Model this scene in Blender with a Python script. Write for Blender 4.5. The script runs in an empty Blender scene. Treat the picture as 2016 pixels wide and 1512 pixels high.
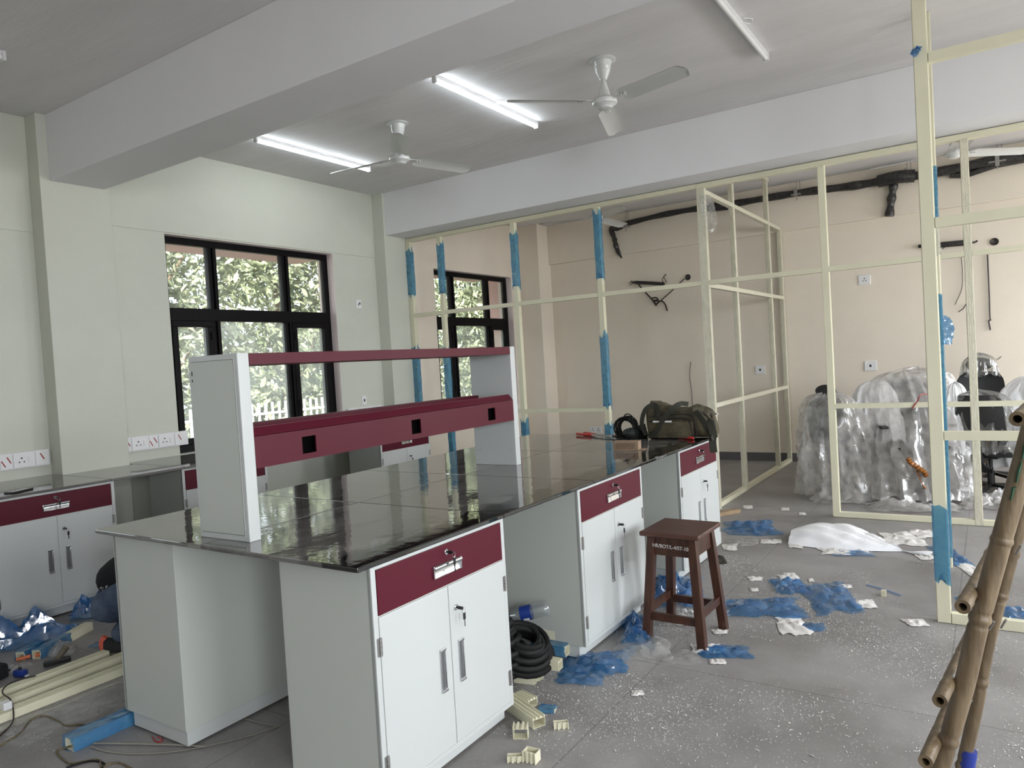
import bpy, bmesh, math, random
from mathutils import Vector, Matrix, noise
random.seed(7)
C = bpy.context.scene.collection
PI = math.pi
R = math.radians

# ------------------------------------------------------------------ camera
YAW, PITCH, ROLL, FPX, HC = R(33.4307), R(-1.6869), R(-3.4082), 1432.68, 1.5
def cam_axes():
    cy, sy, cp, sp = math.cos(YAW), math.sin(YAW), math.cos(PITCH), math.sin(PITCH)
    f = Vector((-sy*cp, cy*cp, sp)); r = Vector((cy, sy, 0)); u = r.cross(f)
    c, s = math.cos(ROLL), math.sin(ROLL)
    return r*c + u*s, -r*s + u*c, f
CR, CU, CF = cam_axes()
cam_d = bpy.data.cameras.new('camera'); cam = bpy.data.objects.new('camera', cam_d); C.objects.link(cam)
cam_d.sensor_width = 36.0; cam_d.lens = FPX/2016*36.0; cam_d.clip_start = 0.05
cam.matrix_world = Matrix(((CR.x, CU.x, -CF.x, 0), (CR.y, CU.y, -CF.y, 0), (CR.z, CU.z, -CF.z, HC), (0, 0, 0, 1)))
bpy.context.scene.camera = cam
def ray(px, py): return CR*((px-1008)/FPX) - CU*((py-756)/FPX) + CF
O = Vector((0, 0, HC))
def on_z(px, py, z=0.0):
    v = ray(px, py); return O + v*((z-HC)/v.z)
def on_y(px, py, y):
    v = ray(px, py); return O + v*(y/v.y)
def on_x(px, py, x):
    v = ray(px, py); return O + v*(x/v.x)

# ------------------------------------------------------------------ light and exposure
sc = bpy.context.scene
sc.view_settings.view_transform = 'Standard'; sc.view_settings.look = 'None'
sc.view_settings.exposure = 0.0; sc.view_settings.gamma = 1.0
sc.view_settings.use_curve_mapping = False
w = bpy.data.worlds.new('sky'); sc.world = w; w.use_nodes = True
bg = w.node_tree.nodes['Background']; bg.inputs[0].default_value = (0.86, 0.93, 1.0, 1); bg.inputs[1].default_value = 4.0
def area(name, loc, rot, sx, sy, power, col):
    l = bpy.data.lights.new(name, 'AREA'); l.shape = 'RECTANGLE'; l.size = sx; l.size_y = sy
    l.energy = power; l.color = col
    o = bpy.data.objects.new(name, l); C.objects.link(o); o.location = loc; o.rotation_euler = rot
    return o
sun_d = bpy.data.lights.new('sun', 'SUN'); sun_d.energy = 24.0; sun_d.angle = R(1.5); sun_d.color = (1.0, 0.95, 0.84)
sun = bpy.data.objects.new('sun', sun_d); C.objects.link(sun)
sun.rotation_euler = Vector((-0.42, 0.75, -0.72)).to_track_quat('-Z', 'Y').to_euler()
RW = 3.3      # right wall, with its own row of windows
for k, (yy, pw) in enumerate(((-2.0, 230), (1.2, 120), (4.7, 165), (8.35, 165))):
    area('daylight', (RW+0.28, yy, 1.95), (0, R(44), 0), 1.9, 2.1, pw, (0.92, 0.95, 1.0))

# ------------------------------------------------------------------ materials
def mat(name, col=(0.8, 0.8, 0.8), rough=0.5, metal=0.0, spec=0.5, coat=0.0, var=0.0, vscale=6.0, bump=0.0, bscale=80.0,
        col2=None, vstretch=(1, 1, 1), emis=None, estr=0.0, rvar=0.0, trans=0.0):
    m = bpy.data.materials.new(name); m.use_nodes = True
    nt = m.node_tree; n = nt.nodes; L = nt.links; b = n['Principled BSDF']
    b.inputs['Base Color'].default_value = (*col, 1); b.inputs['Roughness'].default_value = rough
    b.inputs['Metallic'].default_value = metal; b.inputs['Specular IOR Level'].default_value = spec
    b.inputs['Coat Weight'].default_value = coat; b.inputs['Coat Roughness'].default_value = 0.05
    tc = n.new('ShaderNodeTexCoord'); mp = n.new('ShaderNodeMapping'); mp.inputs['Scale'].default_value = vstretch
    L.new(tc.outputs['Object'], mp.inputs['Vector'])
    if var or col2:
        nz = n.new('ShaderNodeTexNoise'); nz.inputs['Scale'].default_value = vscale; nz.inputs['Detail'].default_value = 6
        nz.inputs['Roughness'].default_value = 0.6
        L.new(mp.outputs[0], nz.inputs['Vector'])
        rp = n.new('ShaderNodeValToRGB'); rp.color_ramp.elements[0].position = 0.35; rp.color_ramp.elements[1].position = 0.65
        c2 = col2 if col2 else tuple(min(1, c*(1+var)) for c in col)
        c1 = col if col2 else tuple(c*(1-var) for c in col)
        rp.color_ramp.elements[0].color = (*c1, 1); rp.color_ramp.elements[1].color = (*c2, 1)
        L.new(nz.outputs['Fac'], rp.inputs[0]); L.new(rp.outputs[0], b.inputs['Base Color'])
        if rvar:
            mr = n.new('ShaderNodeMapRange'); mr.inputs['To Min'].default_value = max(0, rough-rvar); mr.inputs['To Max'].default_value = rough+rvar
            mr.inputs['From Min'].default_value = 0.3; mr.inputs['From Max'].default_value = 0.7
            L.new(nz.outputs['Fac'], mr.inputs['Value']); L.new(mr.outputs[0], b.inputs['Roughness'])
    if bump:
        nb = n.new('ShaderNodeTexNoise'); nb.inputs['Scale'].default_value = bscale; nb.inputs['Detail'].default_value = 4
        L.new(mp.outputs[0], nb.inputs['Vector'])
        bp = n.new('ShaderNodeBump'); bp.inputs['Strength'].default_value = bump; bp.inputs['Distance'].default_value = 0.01
        L.new(nb.outputs['Fac'], bp.inputs['Height']); L.new(bp.outputs[0], b.inputs['Normal'])
    if emis:
        b.inputs['Emission Color'].default_value = (*emis, 1); b.inputs['Emission Strength'].default_value = estr
    return m

def film(name, col, opacity, rough=0.15, glossy=0.12, tl=0.5, tint=None):
    """thin plastic film: clear share + translucent/diffuse share + gloss"""
    m = bpy.data.materials.new(name); m.use_nodes = True
    nt = m.node_tree; n = nt.nodes; L = nt.links; n.remove(n['Principled BSDF']); out = n['Material Output']
    t = n.new('ShaderNodeBsdfTransparent'); t.inputs[0].default_value = (*(tint or tuple(0.4+0.6*c for c in col)), 1)
    d = n.new('ShaderNodeBsdfDiffuse'); d.inputs[0].default_value = (*col, 1)
    tr = n.new('ShaderNodeBsdfTranslucent'); tr.inputs[0].default_value = (*col, 1)
    g = n.new('ShaderNodeBsdfGlossy'); g.inputs[0].default_value = (1, 1, 1, 1); g.inputs['Roughness'].default_value = rough
    m1 = n.new('ShaderNodeMixShader'); m1.inputs[0].default_value = tl; L.new(d.outputs[0], m1.inputs[1]); L.new(tr.outputs[0], m1.inputs[2])
    m2 = n.new('ShaderNodeMixShader'); L.new(t.outputs[0], m2.inputs[1]); L.new(m1.outputs[0], m2.inputs[2])
    tc = n.new('ShaderNodeTexCoord'); nz = n.new('ShaderNodeTexNoise'); nz.inputs['Scale'].default_value = 9; nz.inputs['Detail'].default_value = 5
    L.new(tc.outputs['Object'], nz.inputs['Vector'])
    mr = n.new('ShaderNodeMapRange'); mr.inputs['From Min'].default_value = 0.3; mr.inputs['From Max'].default_value = 0.7
    mr.inputs['To Min'].default_value = max(0, opacity-0.2); mr.inputs['To Max'].default_value = min(1, opacity+0.2)
    L.new(nz.outputs['Fac'], mr.inputs['Value']); L.new(mr.outputs[0], m2.inputs[0])
    fr = n.new('ShaderNodeLayerWeight'); fr.inputs[0].default_value = 0.5
    pw = n.new('ShaderNodeMath'); pw.operation = 'POWER'; pw.inputs[1].default_value = 4.0; L.new(fr.outputs['Facing'], pw.inputs[0])
    ad = n.new('ShaderNodeMath'); ad.operation = 'MULTIPLY_ADD'; ad.inputs[1].default_value = 0.55; ad.inputs[2].default_value = glossy+0.02; ad.use_clamp = True
    L.new(pw.outputs[0], ad.inputs[0])
    m3 = n.new('ShaderNodeMixShader'); L.new(ad.outputs[0], m3.inputs[0]); L.new(m2.outputs[0], m3.inputs[1]); L.new(g.outputs[0], m3.inputs[2])
    nb = n.new('ShaderNodeTexNoise'); nb.inputs['Scale'].default_value = 18; nb.inputs['Detail'].default_value = 2
    L.new(tc.outputs['Object'], nb.inputs['Vector'])
    bp = n.new('ShaderNodeBump'); bp.inputs['Strength'].default_value = 0.35; bp.inputs['Distance'].default_value = 0.01
    L.new(nb.outputs['Fac'], bp.inputs['Height'])
    for s in (d, tr, g): L.new(bp.outputs[0], s.inputs['Normal'])
    L.new(m3.outputs[0], out.inputs[0])
    return m

def glass_mat(name, tint, haze):
    m = bpy.data.materials.new(name); m.use_nodes = True
    nt = m.node_tree; n = nt.nodes; L = nt.links; n.remove(n['Principled BSDF']); out = n['Material Output']
    t = n.new('ShaderNodeBsdfTransparent'); t.inputs[0].default_value = (*tint, 1)
    g = n.new('ShaderNodeBsdfGlossy'); g.inputs['Roughness'].default_value = 0.02
    d = n.new('ShaderNodeBsdfTranslucent'); d.inputs[0].default_value = (0.85, 0.88, 0.86, 1)
    tc = n.new('ShaderNodeTexCoord'); nz = n.new('ShaderNodeTexNoise'); nz.inputs['Scale'].default_value = 2.5; nz.inputs['Detail'].default_value = 6
    L.new(tc.outputs['Object'], nz.inputs['Vector'])
    mr = n.new('ShaderNodeMapRange'); mr.inputs['From Min'].default_value = 0.35; mr.inputs['From Max'].default_value = 0.65
    mr.inputs['To Min'].default_value = haze*0.5; mr.inputs['To Max'].default_value = haze*1.5
    L.new(nz.outputs['Fac'], mr.inputs['Value'])
    m1 = n.new('ShaderNodeMixShader'); L.new(mr.outputs[0], m1.inputs[0]); L.new(t.outputs[0], m1.inputs[1]); L.new(d.outputs[0], m1.inputs[2])
    fr = n.new('ShaderNodeLayerWeight'); fr.inputs[0].default_value = 0.5
    pw = n.new('ShaderNodeMath'); pw.operation = 'POWER'; pw.inputs[1].default_value = 5.0; L.new(fr.outputs['Facing'], pw.inputs[0])
    ad = n.new('ShaderNodeMath'); ad.operation = 'MULTIPLY_ADD'; ad.inputs[1].default_value = 0.9; ad.inputs[2].default_value = 0.03; L.new(pw.outputs[0], ad.inputs[0])
    m3 = n.new('ShaderNodeMixShader'); L.new(ad.outputs[0], m3.inputs[0]); L.new(m1.outputs[0], m3.inputs[1]); L.new(g.outputs[0], m3.inputs[2])
    L.new(m3.outputs[0], out.inputs[0]); return m

M = {}
M['wall'] = mat('wall_paint', (0.60, 0.61, 0.53), 0.75, bump=0.15, bscale=60, var=0.03, vscale=1.2)
M['wall_warm'] = mat('wall_paint_warm', (0.80, 0.72, 0.61), 0.75, bump=0.15, bscale=60, var=0.03, vscale=1.2)
M['ceiling'] = mat('ceiling_paint', (0.70, 0.68, 0.68), 0.8, bump=0.35, bscale=9, var=0.05, vscale=1.5, vstretch=(0.5, 2.2, 1))
M['beam'] = mat('beam_paint', (0.76, 0.755, 0.77), 0.8, bump=0.12, bscale=30, var=0.02, vscale=1)
M['white'] = mat('white_powder_coat', (0.53, 0.55, 0.54), 0.38, bump=0.04, bscale=250)
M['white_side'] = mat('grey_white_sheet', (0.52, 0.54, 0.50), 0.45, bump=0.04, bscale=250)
M['maroon'] = mat('maroon_powder_coat', (0.085, 0.007, 0.018), 0.42, spec=0.22, bump=0.03, bscale=250)
M['chrome'] = mat('chrome', (0.62, 0.63, 0.65), 0.18, metal=1.0)
M['alu'] = mat('recess_aluminium', (0.35, 0.36, 0.37), 0.35, metal=0.9)
M['black'] = mat('black_plastic', (0.012, 0.012, 0.013), 0.4)
M['recess_shade'] = mat('painted_recess_shade', (0.003, 0.003, 0.003), 0.9, spec=0.0)  # near-black, sheenless colour paints in the shade of the socket openings
M['rubber'] = mat('black_rubber', (0.008, 0.008, 0.008), 0.6, spec=0.25, bump=0.1, bscale=120)
M['winframe'] = mat('dark_window_metal', (0.005, 0.004, 0.005), 0.45, spec=0.12)
M['cream'] = mat('cream_aluminium', (0.72, 0.69, 0.52), 0.42, var=0.03, vscale=3)
M['cream_film'] = mat('cream_aluminium_under_clear_film', (0.64, 0.61, 0.48), 0.3, var=0.08, vscale=14, vstretch=(4, 4, 1), bump=0.5, bscale=30)
M['bluefilm'] = film('blue_film', (0.09, 0.31, 0.65), 0.40, glossy=0.09, tint=(0.36, 0.62, 0.86))
M['bluewrap'] = film('blue_wrap_on_cream', (0.14, 0.36, 0.58), 0.40, glossy=0.03, tint=(0.42, 0.68, 0.86))
M['clearfilm'] = film('clear_film', (0.82, 0.82, 0.80), 0.34, rough=0.12, glossy=0.03, tint=(0.95, 0.95, 0.95))
M['foam'] = mat('white_foam_sheet', (0.90, 0.90, 0.92), 0.6, bump=0.3, bscale=60)
M['paper'] = mat('white_paper', (0.74, 0.71, 0.68), 0.6, var=0.1, vscale=20)
M['stoolwood'] = mat('dark_stool_wood', (0.035, 0.012, 0.006), 0.38, col2=(0.075, 0.026, 0.014), vscale=9, vstretch=(4, 4, 0.6), bump=0.1, bscale=40)
M['stooltop'] = mat('stool_top_wood', (0.06, 0.025, 0.016), 0.42, col2=(0.10, 0.042, 0.03), vscale=9, vstretch=(0.8, 4, 1), bump=0.1, bscale=40)
M['bamboo'] = mat('bamboo_skin', (0.10, 0.068, 0.036), 0.42, col2=(0.20, 0.145, 0.085), vscale=7, vstretch=(5, 5, 0.8), bump=0.15, bscale=30)
M['bamboo_cut'] = mat('bamboo_cut_end', (0.20, 0.15, 0.09), 0.7)
M['fan'] = mat('fan_enamel', (0.66, 0.67, 0.66), 0.28, coat=0.3)
M['pipe'] = mat('black_pipe_wrap', (0.012, 0.011, 0.011), 0.35, bump=0.8, bscale=25, col2=(0.05, 0.045, 0.043), vscale=30)
M['steel'] = mat('galvanised_steel', (0.35, 0.34, 0.33), 0.4, metal=0.8)
M['plate'] = mat('socket_plate_plastic', (0.80, 0.80, 0.80), 0.3)
M['redmark'] = mat('red_marking', (0.35, 0.03, 0.03), 0.5)
M['bagcloth'] = mat('olive_canvas', (0.040, 0.035, 0.020), 0.85, col2=(0.11, 0.088, 0.050), vscale=7, bump=0.5, bscale=60)
M['strap'] = mat('dark_olive_webbing', (0.024, 0.023, 0.015), 0.8, bump=0.4, bscale=200)
M['card'] = mat('brown_cardboard', (0.30, 0.21, 0.14), 0.8, var=0.1, vscale=12)
M['print'] = mat('dark_box_print', (0.09, 0.05, 0.035), 0.7)
M['red'] = mat('red_plastic_grip', (0.50, 0.025, 0.02), 0.32)
M['darkgreen'] = mat('dark_green_tool_body', (0.012, 0.016, 0.013), 0.45)
M['blue'] = mat('blue_plastic', (0.015, 0.04, 0.22), 0.3)
M['orange'] = mat('orange_plastic', (0.55, 0.12, 0.03), 0.4)
M['browntape'] = mat('brown_packing_tape', (0.30, 0.11, 0.02), 0.25, var=0.4, vscale=40, bump=0.6, bscale=50)
M['wood'] = mat('pale_wood', (0.32, 0.22, 0.13), 0.6, var=0.15, vscale=12, vstretch=(1, 5, 1))
M['hammerwood'] = mat('grey_wood_handle', (0.16, 0.14, 0.10), 0.7, var=0.2, vscale=15)
M['jeans'] = mat('blue_denim', (0.035, 0.055, 0.105), 0.9, col2=(0.10, 0.135, 0.20), vscale=7, bump=0.5, bscale=120)
M['shirt'] = mat('black_shirt_cloth', (0.006, 0.006, 0.008), 0.9, bump=0.5, bscale=40)
M['skin'] = mat('brown_skin', (0.20, 0.10, 0.06), 0.5)
M['hair'] = mat('black_hair', (0.008, 0.007, 0.006), 0.6, bump=0.8, bscale=90)
M['sole'] = mat('grey_shoe_sole', (0.30, 0.27, 0.22), 0.7)
M['shoe'] = mat('black_shoe_mesh', (0.012, 0.012, 0.013), 0.7, bump=0.5, bscale=200)
M['coral'] = mat('coral_heel_tab', (0.65, 0.12, 0.07), 0.6)
M['rope'] = mat('yellow_black_rope', (0.05, 0.045, 0.03), 0.8, col2=(0.24, 0.19, 0.10), vscale=120)
M['wire'] = mat('dark_wire', (0.03, 0.015, 0.015), 0.5)
M['wirered'] = mat('red_wire', (0.35, 0.03, 0.03), 0.4)
M['strip'] = mat('grey_plastic_strip', (0.28, 0.26, 0.22), 0.5)
M['chairblack'] = mat('chair_black_mesh', (0.018, 0.019, 0.019), 0.6, bump=0.3, bscale=150)
M['pink'] = mat('pink_render', (0.62, 0.40, 0.38), 0.85, var=0.05, vscale=3)
M['fencewhite'] = mat('white_fence_paint', (0.85, 0.85, 0.86), 0.5)
M['bark'] = mat('tree_bark', (0.12, 0.085, 0.06), 0.9, var=0.3, vscale=8, bump=0.6, bscale=20)
M['tape'] = mat('blue_insulating_tape', (0.02, 0.04, 0.26), 0.35)
M['screen'] = mat('phone_glass', (0.008, 0.008, 0.01), 0.08)
M['skirt'] = mat('grey_skirting', (0.13, 0.12, 0.125), 0.45, var=0.06, vscale=4)
M['lamp_on'] = mat('lit_tube', (0.9, 0.9, 0.9), 0.4, emis=(0.86, 0.95, 1.0), estr=20.0)
M['lamp_off'] = mat('unlit_tube', (0.78, 0.78, 0.77), 0.35)
M['batten'] = mat('batten_body', (0.70, 0.70, 0.70), 0.4)
M['chalk'] = mat('white_paint_lettering', (0.62, 0.60, 0.56), 0.7)
M['greenpaint'] = mat('green_paint_smear', (0.012, 0.065, 0.028), 0.6)
M['glass_up'] = glass_mat('clear_window_glass', (0.97, 0.98, 0.97), 0.05)
M['glass_low'] = glass_mat('dusty_window_glass', (0.90, 0.92, 0.91), 0.16)
M['bottle'] = film('clear_bottle_plastic', (0.85, 0.88, 0.90), 0.10, rough=0.05, glossy=0.10, tint=(0.93, 0.95, 0.96))
M['chip'] = mat('metal_shavings', (0.80, 0.80, 0.80), 0.3, metal=0.5)
M['ground'] = mat('outside_ground', (0.17, 0.155, 0.13), 0.9, var=0.2, vscale=2)

def leaf_material():
    m = bpy.data.materials.new('leaf'); m.use_nodes = True
    nt = m.node_tree; n = nt.nodes; L = nt.links; b = n['Principled BSDF']; out = n['Material Output']
    b.inputs['Roughness'].default_value = 0.35
    g = n.new('ShaderNodeNewGeometry'); rp = n.new('ShaderNodeValToRGB')
    e = rp.color_ramp.elements; e[0].color = (0.15, 0.18, 0.11, 1); e[1].color = (0.48, 0.50, 0.34, 1)
    x = rp.color_ramp.elements.new(0.5); x.color = (0.27, 0.31, 0.20, 1)
    L.new(g.outputs['Random Per Island'], rp.inputs[0]); L.new(rp.outputs[0], b.inputs['Base Color'])
    tr = n.new('ShaderNodeBsdfTranslucent'); L.new(rp.outputs[0], tr.inputs[0])
    mx = n.new('ShaderNodeMixShader'); mx.inputs[0].default_value = 0.35
    L.new(b.outputs[0], mx.inputs[1]); L.new(tr.outputs[0], mx.inputs[2]); L.new(mx.outputs[0], out.inputs[0])
    return m
M['leaf'] = leaf_material()

def granite_material(band=None):
    m = bpy.data.materials.new('polished_black_granite'); m.use_nodes = True
    nt = m.node_tree; n = nt.nodes; L = nt.links; b = n['Principled BSDF']
    tc = n.new('ShaderNodeTexCoord')
    a = n.new('ShaderNodeTexNoise'); a.inputs['Scale'].default_value = 2.2; a.inputs['Detail'].default_value = 8; a.inputs['Distortion'].default_value = 1.2
    mp = n.new('ShaderNodeMapping'); mp.inputs['Scale'].default_value = (2.2, 0.8, 1)
    L.new(tc.outputs['Object'], mp.inputs[0]); L.new(mp.outputs[0], a.inputs['Vector'])
    r1 = n.new('ShaderNodeValToRGB'); r1.color_ramp.elements[0].position = 0.40; r1.color_ramp.elements[1].position = 0.56
    r1.color_ramp.elements[0].color = (0.085, 0.079, 0.073, 1); r1.color_ramp.elements[1].color = (0.150, 0.142, 0.132, 1)
    L.new(a.outputs['Fac'], r1.inputs[0])
    s = n.new('ShaderNodeTexNoise'); s.inputs['Scale'].default_value = 180; s.inputs['Detail'].default_value = 3
    L.new(tc.outputs['Object'], s.inputs['Vector'])
    mx = n.new('ShaderNodeMixRGB'); mx.blend_type = 'ADD'; mx.inputs[0].default_value = 0.06
    L.new(r1.outputs[0], mx.inputs[1]); L.new(s.outputs['Color'], mx.inputs[2]); L.new(mx.outputs[0], b.inputs['Base Color'])
    if band is not None:                                   # wiped clean strip along the front edge, ragged dust border
        sp = n.new('ShaderNodeSeparateXYZ'); L.new(tc.outputs['Object'], sp.inputs[0])
        w1 = n.new('ShaderNodeTexNoise'); w1.inputs['Scale'].default_value = 5; w1.inputs['Detail'].default_value = 7; w1.inputs['Roughness'].default_value = 0.65
        mp2 = n.new('ShaderNodeMapping'); mp2.inputs['Scale'].default_value = (1.6, 0.7, 1); L.new(tc.outputs['Object'], mp2.inputs[0]); L.new(mp2.outputs[0], w1.inputs['Vector'])
        ma = n.new('ShaderNodeMath'); ma.operation = 'MULTIPLY_ADD'; ma.inputs[1].default_value = 0.42; L.new(w1.outputs['Fac'], ma.inputs[0]); L.new(sp.outputs['X'], ma.inputs[2])
        st_ = n.new('ShaderNodeMapRange'); st_.inputs['From Min'].default_value = band; st_.inputs['From Max'].default_value = band+0.02; L.new(ma.outputs[0], st_.inputs['Value'])
        m4 = n.new('ShaderNodeMixRGB'); m4.inputs[2].default_value = (0.012, 0.012, 0.012, 1); L.new(st_.outputs[0], m4.inputs[0]); L.new(mx.outputs[0], m4.inputs[1]); L.new(m4.outputs[0], b.inputs['Base Color'])
    mr = n.new('ShaderNodeMapRange'); mr.inputs['From Min'].default_value = 0.35; mr.inputs['From Max'].default_value = 0.65
    mr.inputs['To Min'].default_value = 0.02; mr.inputs['To Max'].default_value = 0.07
    L.new(a.outputs['Fac'], mr.inputs['Value']); L.new(mr.outputs[0], b.inputs['Roughness'])
    wv = n.new('ShaderNodeTexNoise'); wv.inputs['Scale'].default_value = 14; wv.inputs['Detail'].default_value = 2
    L.new(tc.outputs['Object'], wv.inputs['Vector'])
    bp = n.new('ShaderNodeBump'); bp.inputs['Strength'].default_value = 0.05; bp.inputs['Distance'].default_value = 0.01
    L.new(wv.outputs['Fac'], bp.inputs['Height']); L.new(bp.outputs[0], b.inputs['Normal'])
    b.inputs['IOR'].default_value = 1.85
    return m
M['granite'] = granite_material(); M['granite_front'] = granite_material(0.45)

def floor_material():
    m = bpy.data.materials.new('dusty_grey_tile_floor'); m.use_nodes = True
    nt = m.node_tree; n = nt.nodes; L = nt.links; b = n['Principled BSDF']
    tc = n.new('ShaderNodeTexCoord')
    a = n.new('ShaderNodeTexNoise'); a.inputs['Scale'].default_value = 1.1; a.inputs['Detail'].default_value = 9; a.inputs['Roughness'].default_value = 0.65
    L.new(tc.outputs['Object'], a.inputs['Vector'])
    r1 = n.new('ShaderNodeValToRGB'); r1.color_ramp.elements[0].position = 0.33; r1.color_ramp.elements[1].position = 0.66
    r1.color_ramp.elements[0].color = (0.19, 0.178, 0.170, 1); r1.color_ramp.elements[1].color = (0.36, 0.345, 0.335, 1)
    L.new(a.outputs['Fac'], r1.inputs[0])
    s = n.new('ShaderNodeTexNoise'); s.inputs['Scale'].default_value = 65; s.inputs['Detail'].default_value = 5; s.inputs['Roughness'].default_value = 0.75
    L.new(tc.outputs['Object'], s.inputs['Vector'])
    r2 = n.new('ShaderNodeValToRGB'); r2.color_ramp.elements[0].position = 0.58; r2.color_ramp.elements[1].position = 0.72
    r2.color_ramp.elements[0].color = (0, 0, 0, 1); r2.color_ramp.elements[1].color = (0.35, 0.35, 0.36, 1)
    L.new(s.outputs['Fac'], r2.inputs[0])
    mx = n.new('ShaderNodeMixRGB'); mx.blend_type = 'ADD'; mx.inputs[0].default_value = 0.5
    L.new(r1.outputs[0], mx.inputs[1]); L.new(r2.outputs[0], mx.inputs[2])
    br = n.new('ShaderNodeTexBrick'); br.offset = 0; br.inputs['Scale'].default_value = 1.0
    br.inputs['Mortar Size'].default_value = 0.003; br.inputs['Brick Width'].default_value = 1.2; br.inputs['Row Height'].default_value = 1.2
    br.inputs['Color1'].default_value = (1, 1, 1, 1); br.inputs['Color2'].default_value = (0.94, 0.94, 0.95, 1); br.inputs['Mortar'].default_value = (0.6, 0.6, 0.6, 1)
    mp = n.new('ShaderNodeMapping'); mp.inputs['Location'].default_value = (0.2, 0.35, 0)
    L.new(tc.outputs['Object'], mp.inputs[0]); L.new(mp.outputs[0], br.inputs['Vector'])
    m2 = n.new('ShaderNodeMixRGB'); m2.blend_type = 'MULTIPLY'; m2.inputs[0].default_value = 1
    L.new(mx.outputs[0], m2.inputs[1]); L.new(br.outputs['Color'], m2.inputs[2]); L.new(m2.outputs[0], b.inputs['Base Color'])
    mr = n.new('ShaderNodeMapRange'); mr.inputs['To Min'].default_value = 0.32; mr.inputs['To Max'].default_value = 0.6
    L.new(a.outputs['Fac'], mr.inputs['Value']); L.new(mr.outputs[0], b.inputs['Roughness'])
    bp = n.new('ShaderNodeBump'); bp.inputs['Strength'].default_value = 0.12; bp.inputs['Distance'].default_value = 0.01
    L.new(s.outputs['Fac'], bp.inputs['Height']); L.new(bp.outputs[0], b.inputs['Normal'])
    return m
M['floor'] = floor_material()

# ------------------------------------------------------------------ mesh helpers
class MB:
    def __init__(s): s.b = bmesh.new()
    def box(s, x0, x1, y0, y1, z0, z1, bev=0.0, mtx=None):
        x0, x1 = min(x0, x1), max(x0, x1); y0, y1 = min(y0, y1), max(y0, y1); z0, z1 = min(z0, z1), max(z0, z1)
        v = [s.b.verts.new((x, y, z)) for z in (z0, z1) for y in (y0, y1) for x in (x0, x1)]
        fs = [s.b.faces.new([v[i] for i in q]) for q in ((0, 2, 3, 1), (4, 5, 7, 6), (0, 1, 5, 4), (2, 6, 7, 3), (0, 4, 6, 2), (1, 3, 7, 5))]
        if bev:
            es = list({e for f in fs for e in f.edges})
            r = bmesh.ops.bevel(s.b, geom=es, offset=bev, segments=2, affect='EDGES', profile=0.5)
            v = list({q for f in r['faces'] for q in f.verts} | {q for q in v if q.is_valid})
        if mtx is not None:
            for q in v: q.co = mtx @ q.co
        return s
    def obox(s, a, b, wx, wz, bev=0.0, up=(0, 0, 1)):
        """box beam from point a to point b, cross-section wx by wz"""
        a, b = Vector(a), Vector(b); d = b-a; L = d.length; d.normalize(); up = Vector(up)
        if abs(d.dot(up)) > 0.99: up = Vector((0, 1, 0))
        sx = d.cross(up).normalized(); uz = sx.cross(d).normalized()
        m = Matrix(((sx.x, d.x, uz.x, a.x), (sx.y, d.y, uz.y, a.y), (sx.z, d.z, uz.z, a.z), (0, 0, 0, 1)))
        return s.box(-wx/2, wx/2, 0, L, -wz/2, wz/2, bev, m)
    def tube(s, pts, r, seg=8, cap=True, flat=1.0):
        pts = [Vector(p) for p in pts]; rings = []
        n = len(pts); rr = r if isinstance(r, (list, tuple)) else [r]*n
        d0 = (pts[1]-pts[0]).normalized()
        up = Vector((0, 0, 1)) if abs(d0.z) < 0.9 else Vector((1, 0, 0))
        for i, p in enumerate(pts):
            d = (pts[min(i+1, n-1)]-pts[max(i-1, 0)])
            if d.length < 1e-9: d = d0
            d.normalize(); a = d.cross(up)
            if a.length < 1e-6: a = d.orthogonal()
            a.normalize(); u = a.cross(d).normalized(); up = u
            rings.append([s.b.verts.new(p + a*math.cos(2*PI*k/seg)*rr[i] + u*math.sin(2*PI*k/seg)*rr[i]*flat) for k in range(seg)])
        for i in range(n-1):
            for k in range(seg):
                s.b.faces.new((rings[i][k], rings[i][(k+1) % seg], rings[i+1][(k+1) % seg], rings[i+1][k]))
        if cap:
            s.b.faces.new(rings[0][::-1]); s.b.faces.new(rings[-1])
        return s
    def lathe(s, prof, c=(0, 0, 0), seg=24, mtx=None):
        rings = []
        for r, z in prof:
            if r < 1e-5: rings.append([s.b.verts.new((c[0], c[1], c[2]+z))])
            else: rings.append([s.b.verts.new((c[0]+r*math.cos(2*PI*k/seg), c[1]+r*math.sin(2*PI*k/seg), c[2]+z)) for k in range(seg)])
        for a, b in zip(rings, rings[1:]):
            for k in range(seg):
                k2 = (k+1) % seg
                if len(a) == 1 and len(b) == 1: continue
                if len(a) == 1: s.b.faces.new((a[0], b[k], b[k2]))
                elif len(b) == 1: s.b.faces.new((a[k], b[0], a[k2]))
                else: s.b.faces.new((a[k], a[k2], b[k2], b[k]))
        if mtx is not None:
            for ring in rings:
                for v in ring: v.co = mtx @ v.co
        return s
    def grid(s, f, nu, nv, closed=False):
        g = [[s.b.verts.new(f(i/(nu-1) if not closed else i/nu, j/(nv-1))) for j in range(nv)] for i in range(nu)]
        for i in range(nu if closed else nu-1):
            for j in range(nv-1):
                i2 = (i+1) % nu
                s.b.faces.new((g[i][j], g[i2][j], g[i2][j+1], g[i][j+1]))
        return s
    def build(s, name, m, parent=None, smooth=False, loc=None):
        bmesh.ops.recalc_face_normals(s.b, faces=s.b.faces[:])
        me = bpy.data.meshes.new(name); s.b.to_mesh(me); s.b.free()
        me.materials.append(m)
        if smooth:
            for p in me.polygons: p.use_smooth = True
            try: me.set_sharp_from_angle(angle=R(40))
            except Exception: pass
        o = bpy.data.objects.new(name, me); C.objects.link(o)
        if parent: o.parent = parent
        if loc is not None: o.location = loc
        return o
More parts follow.
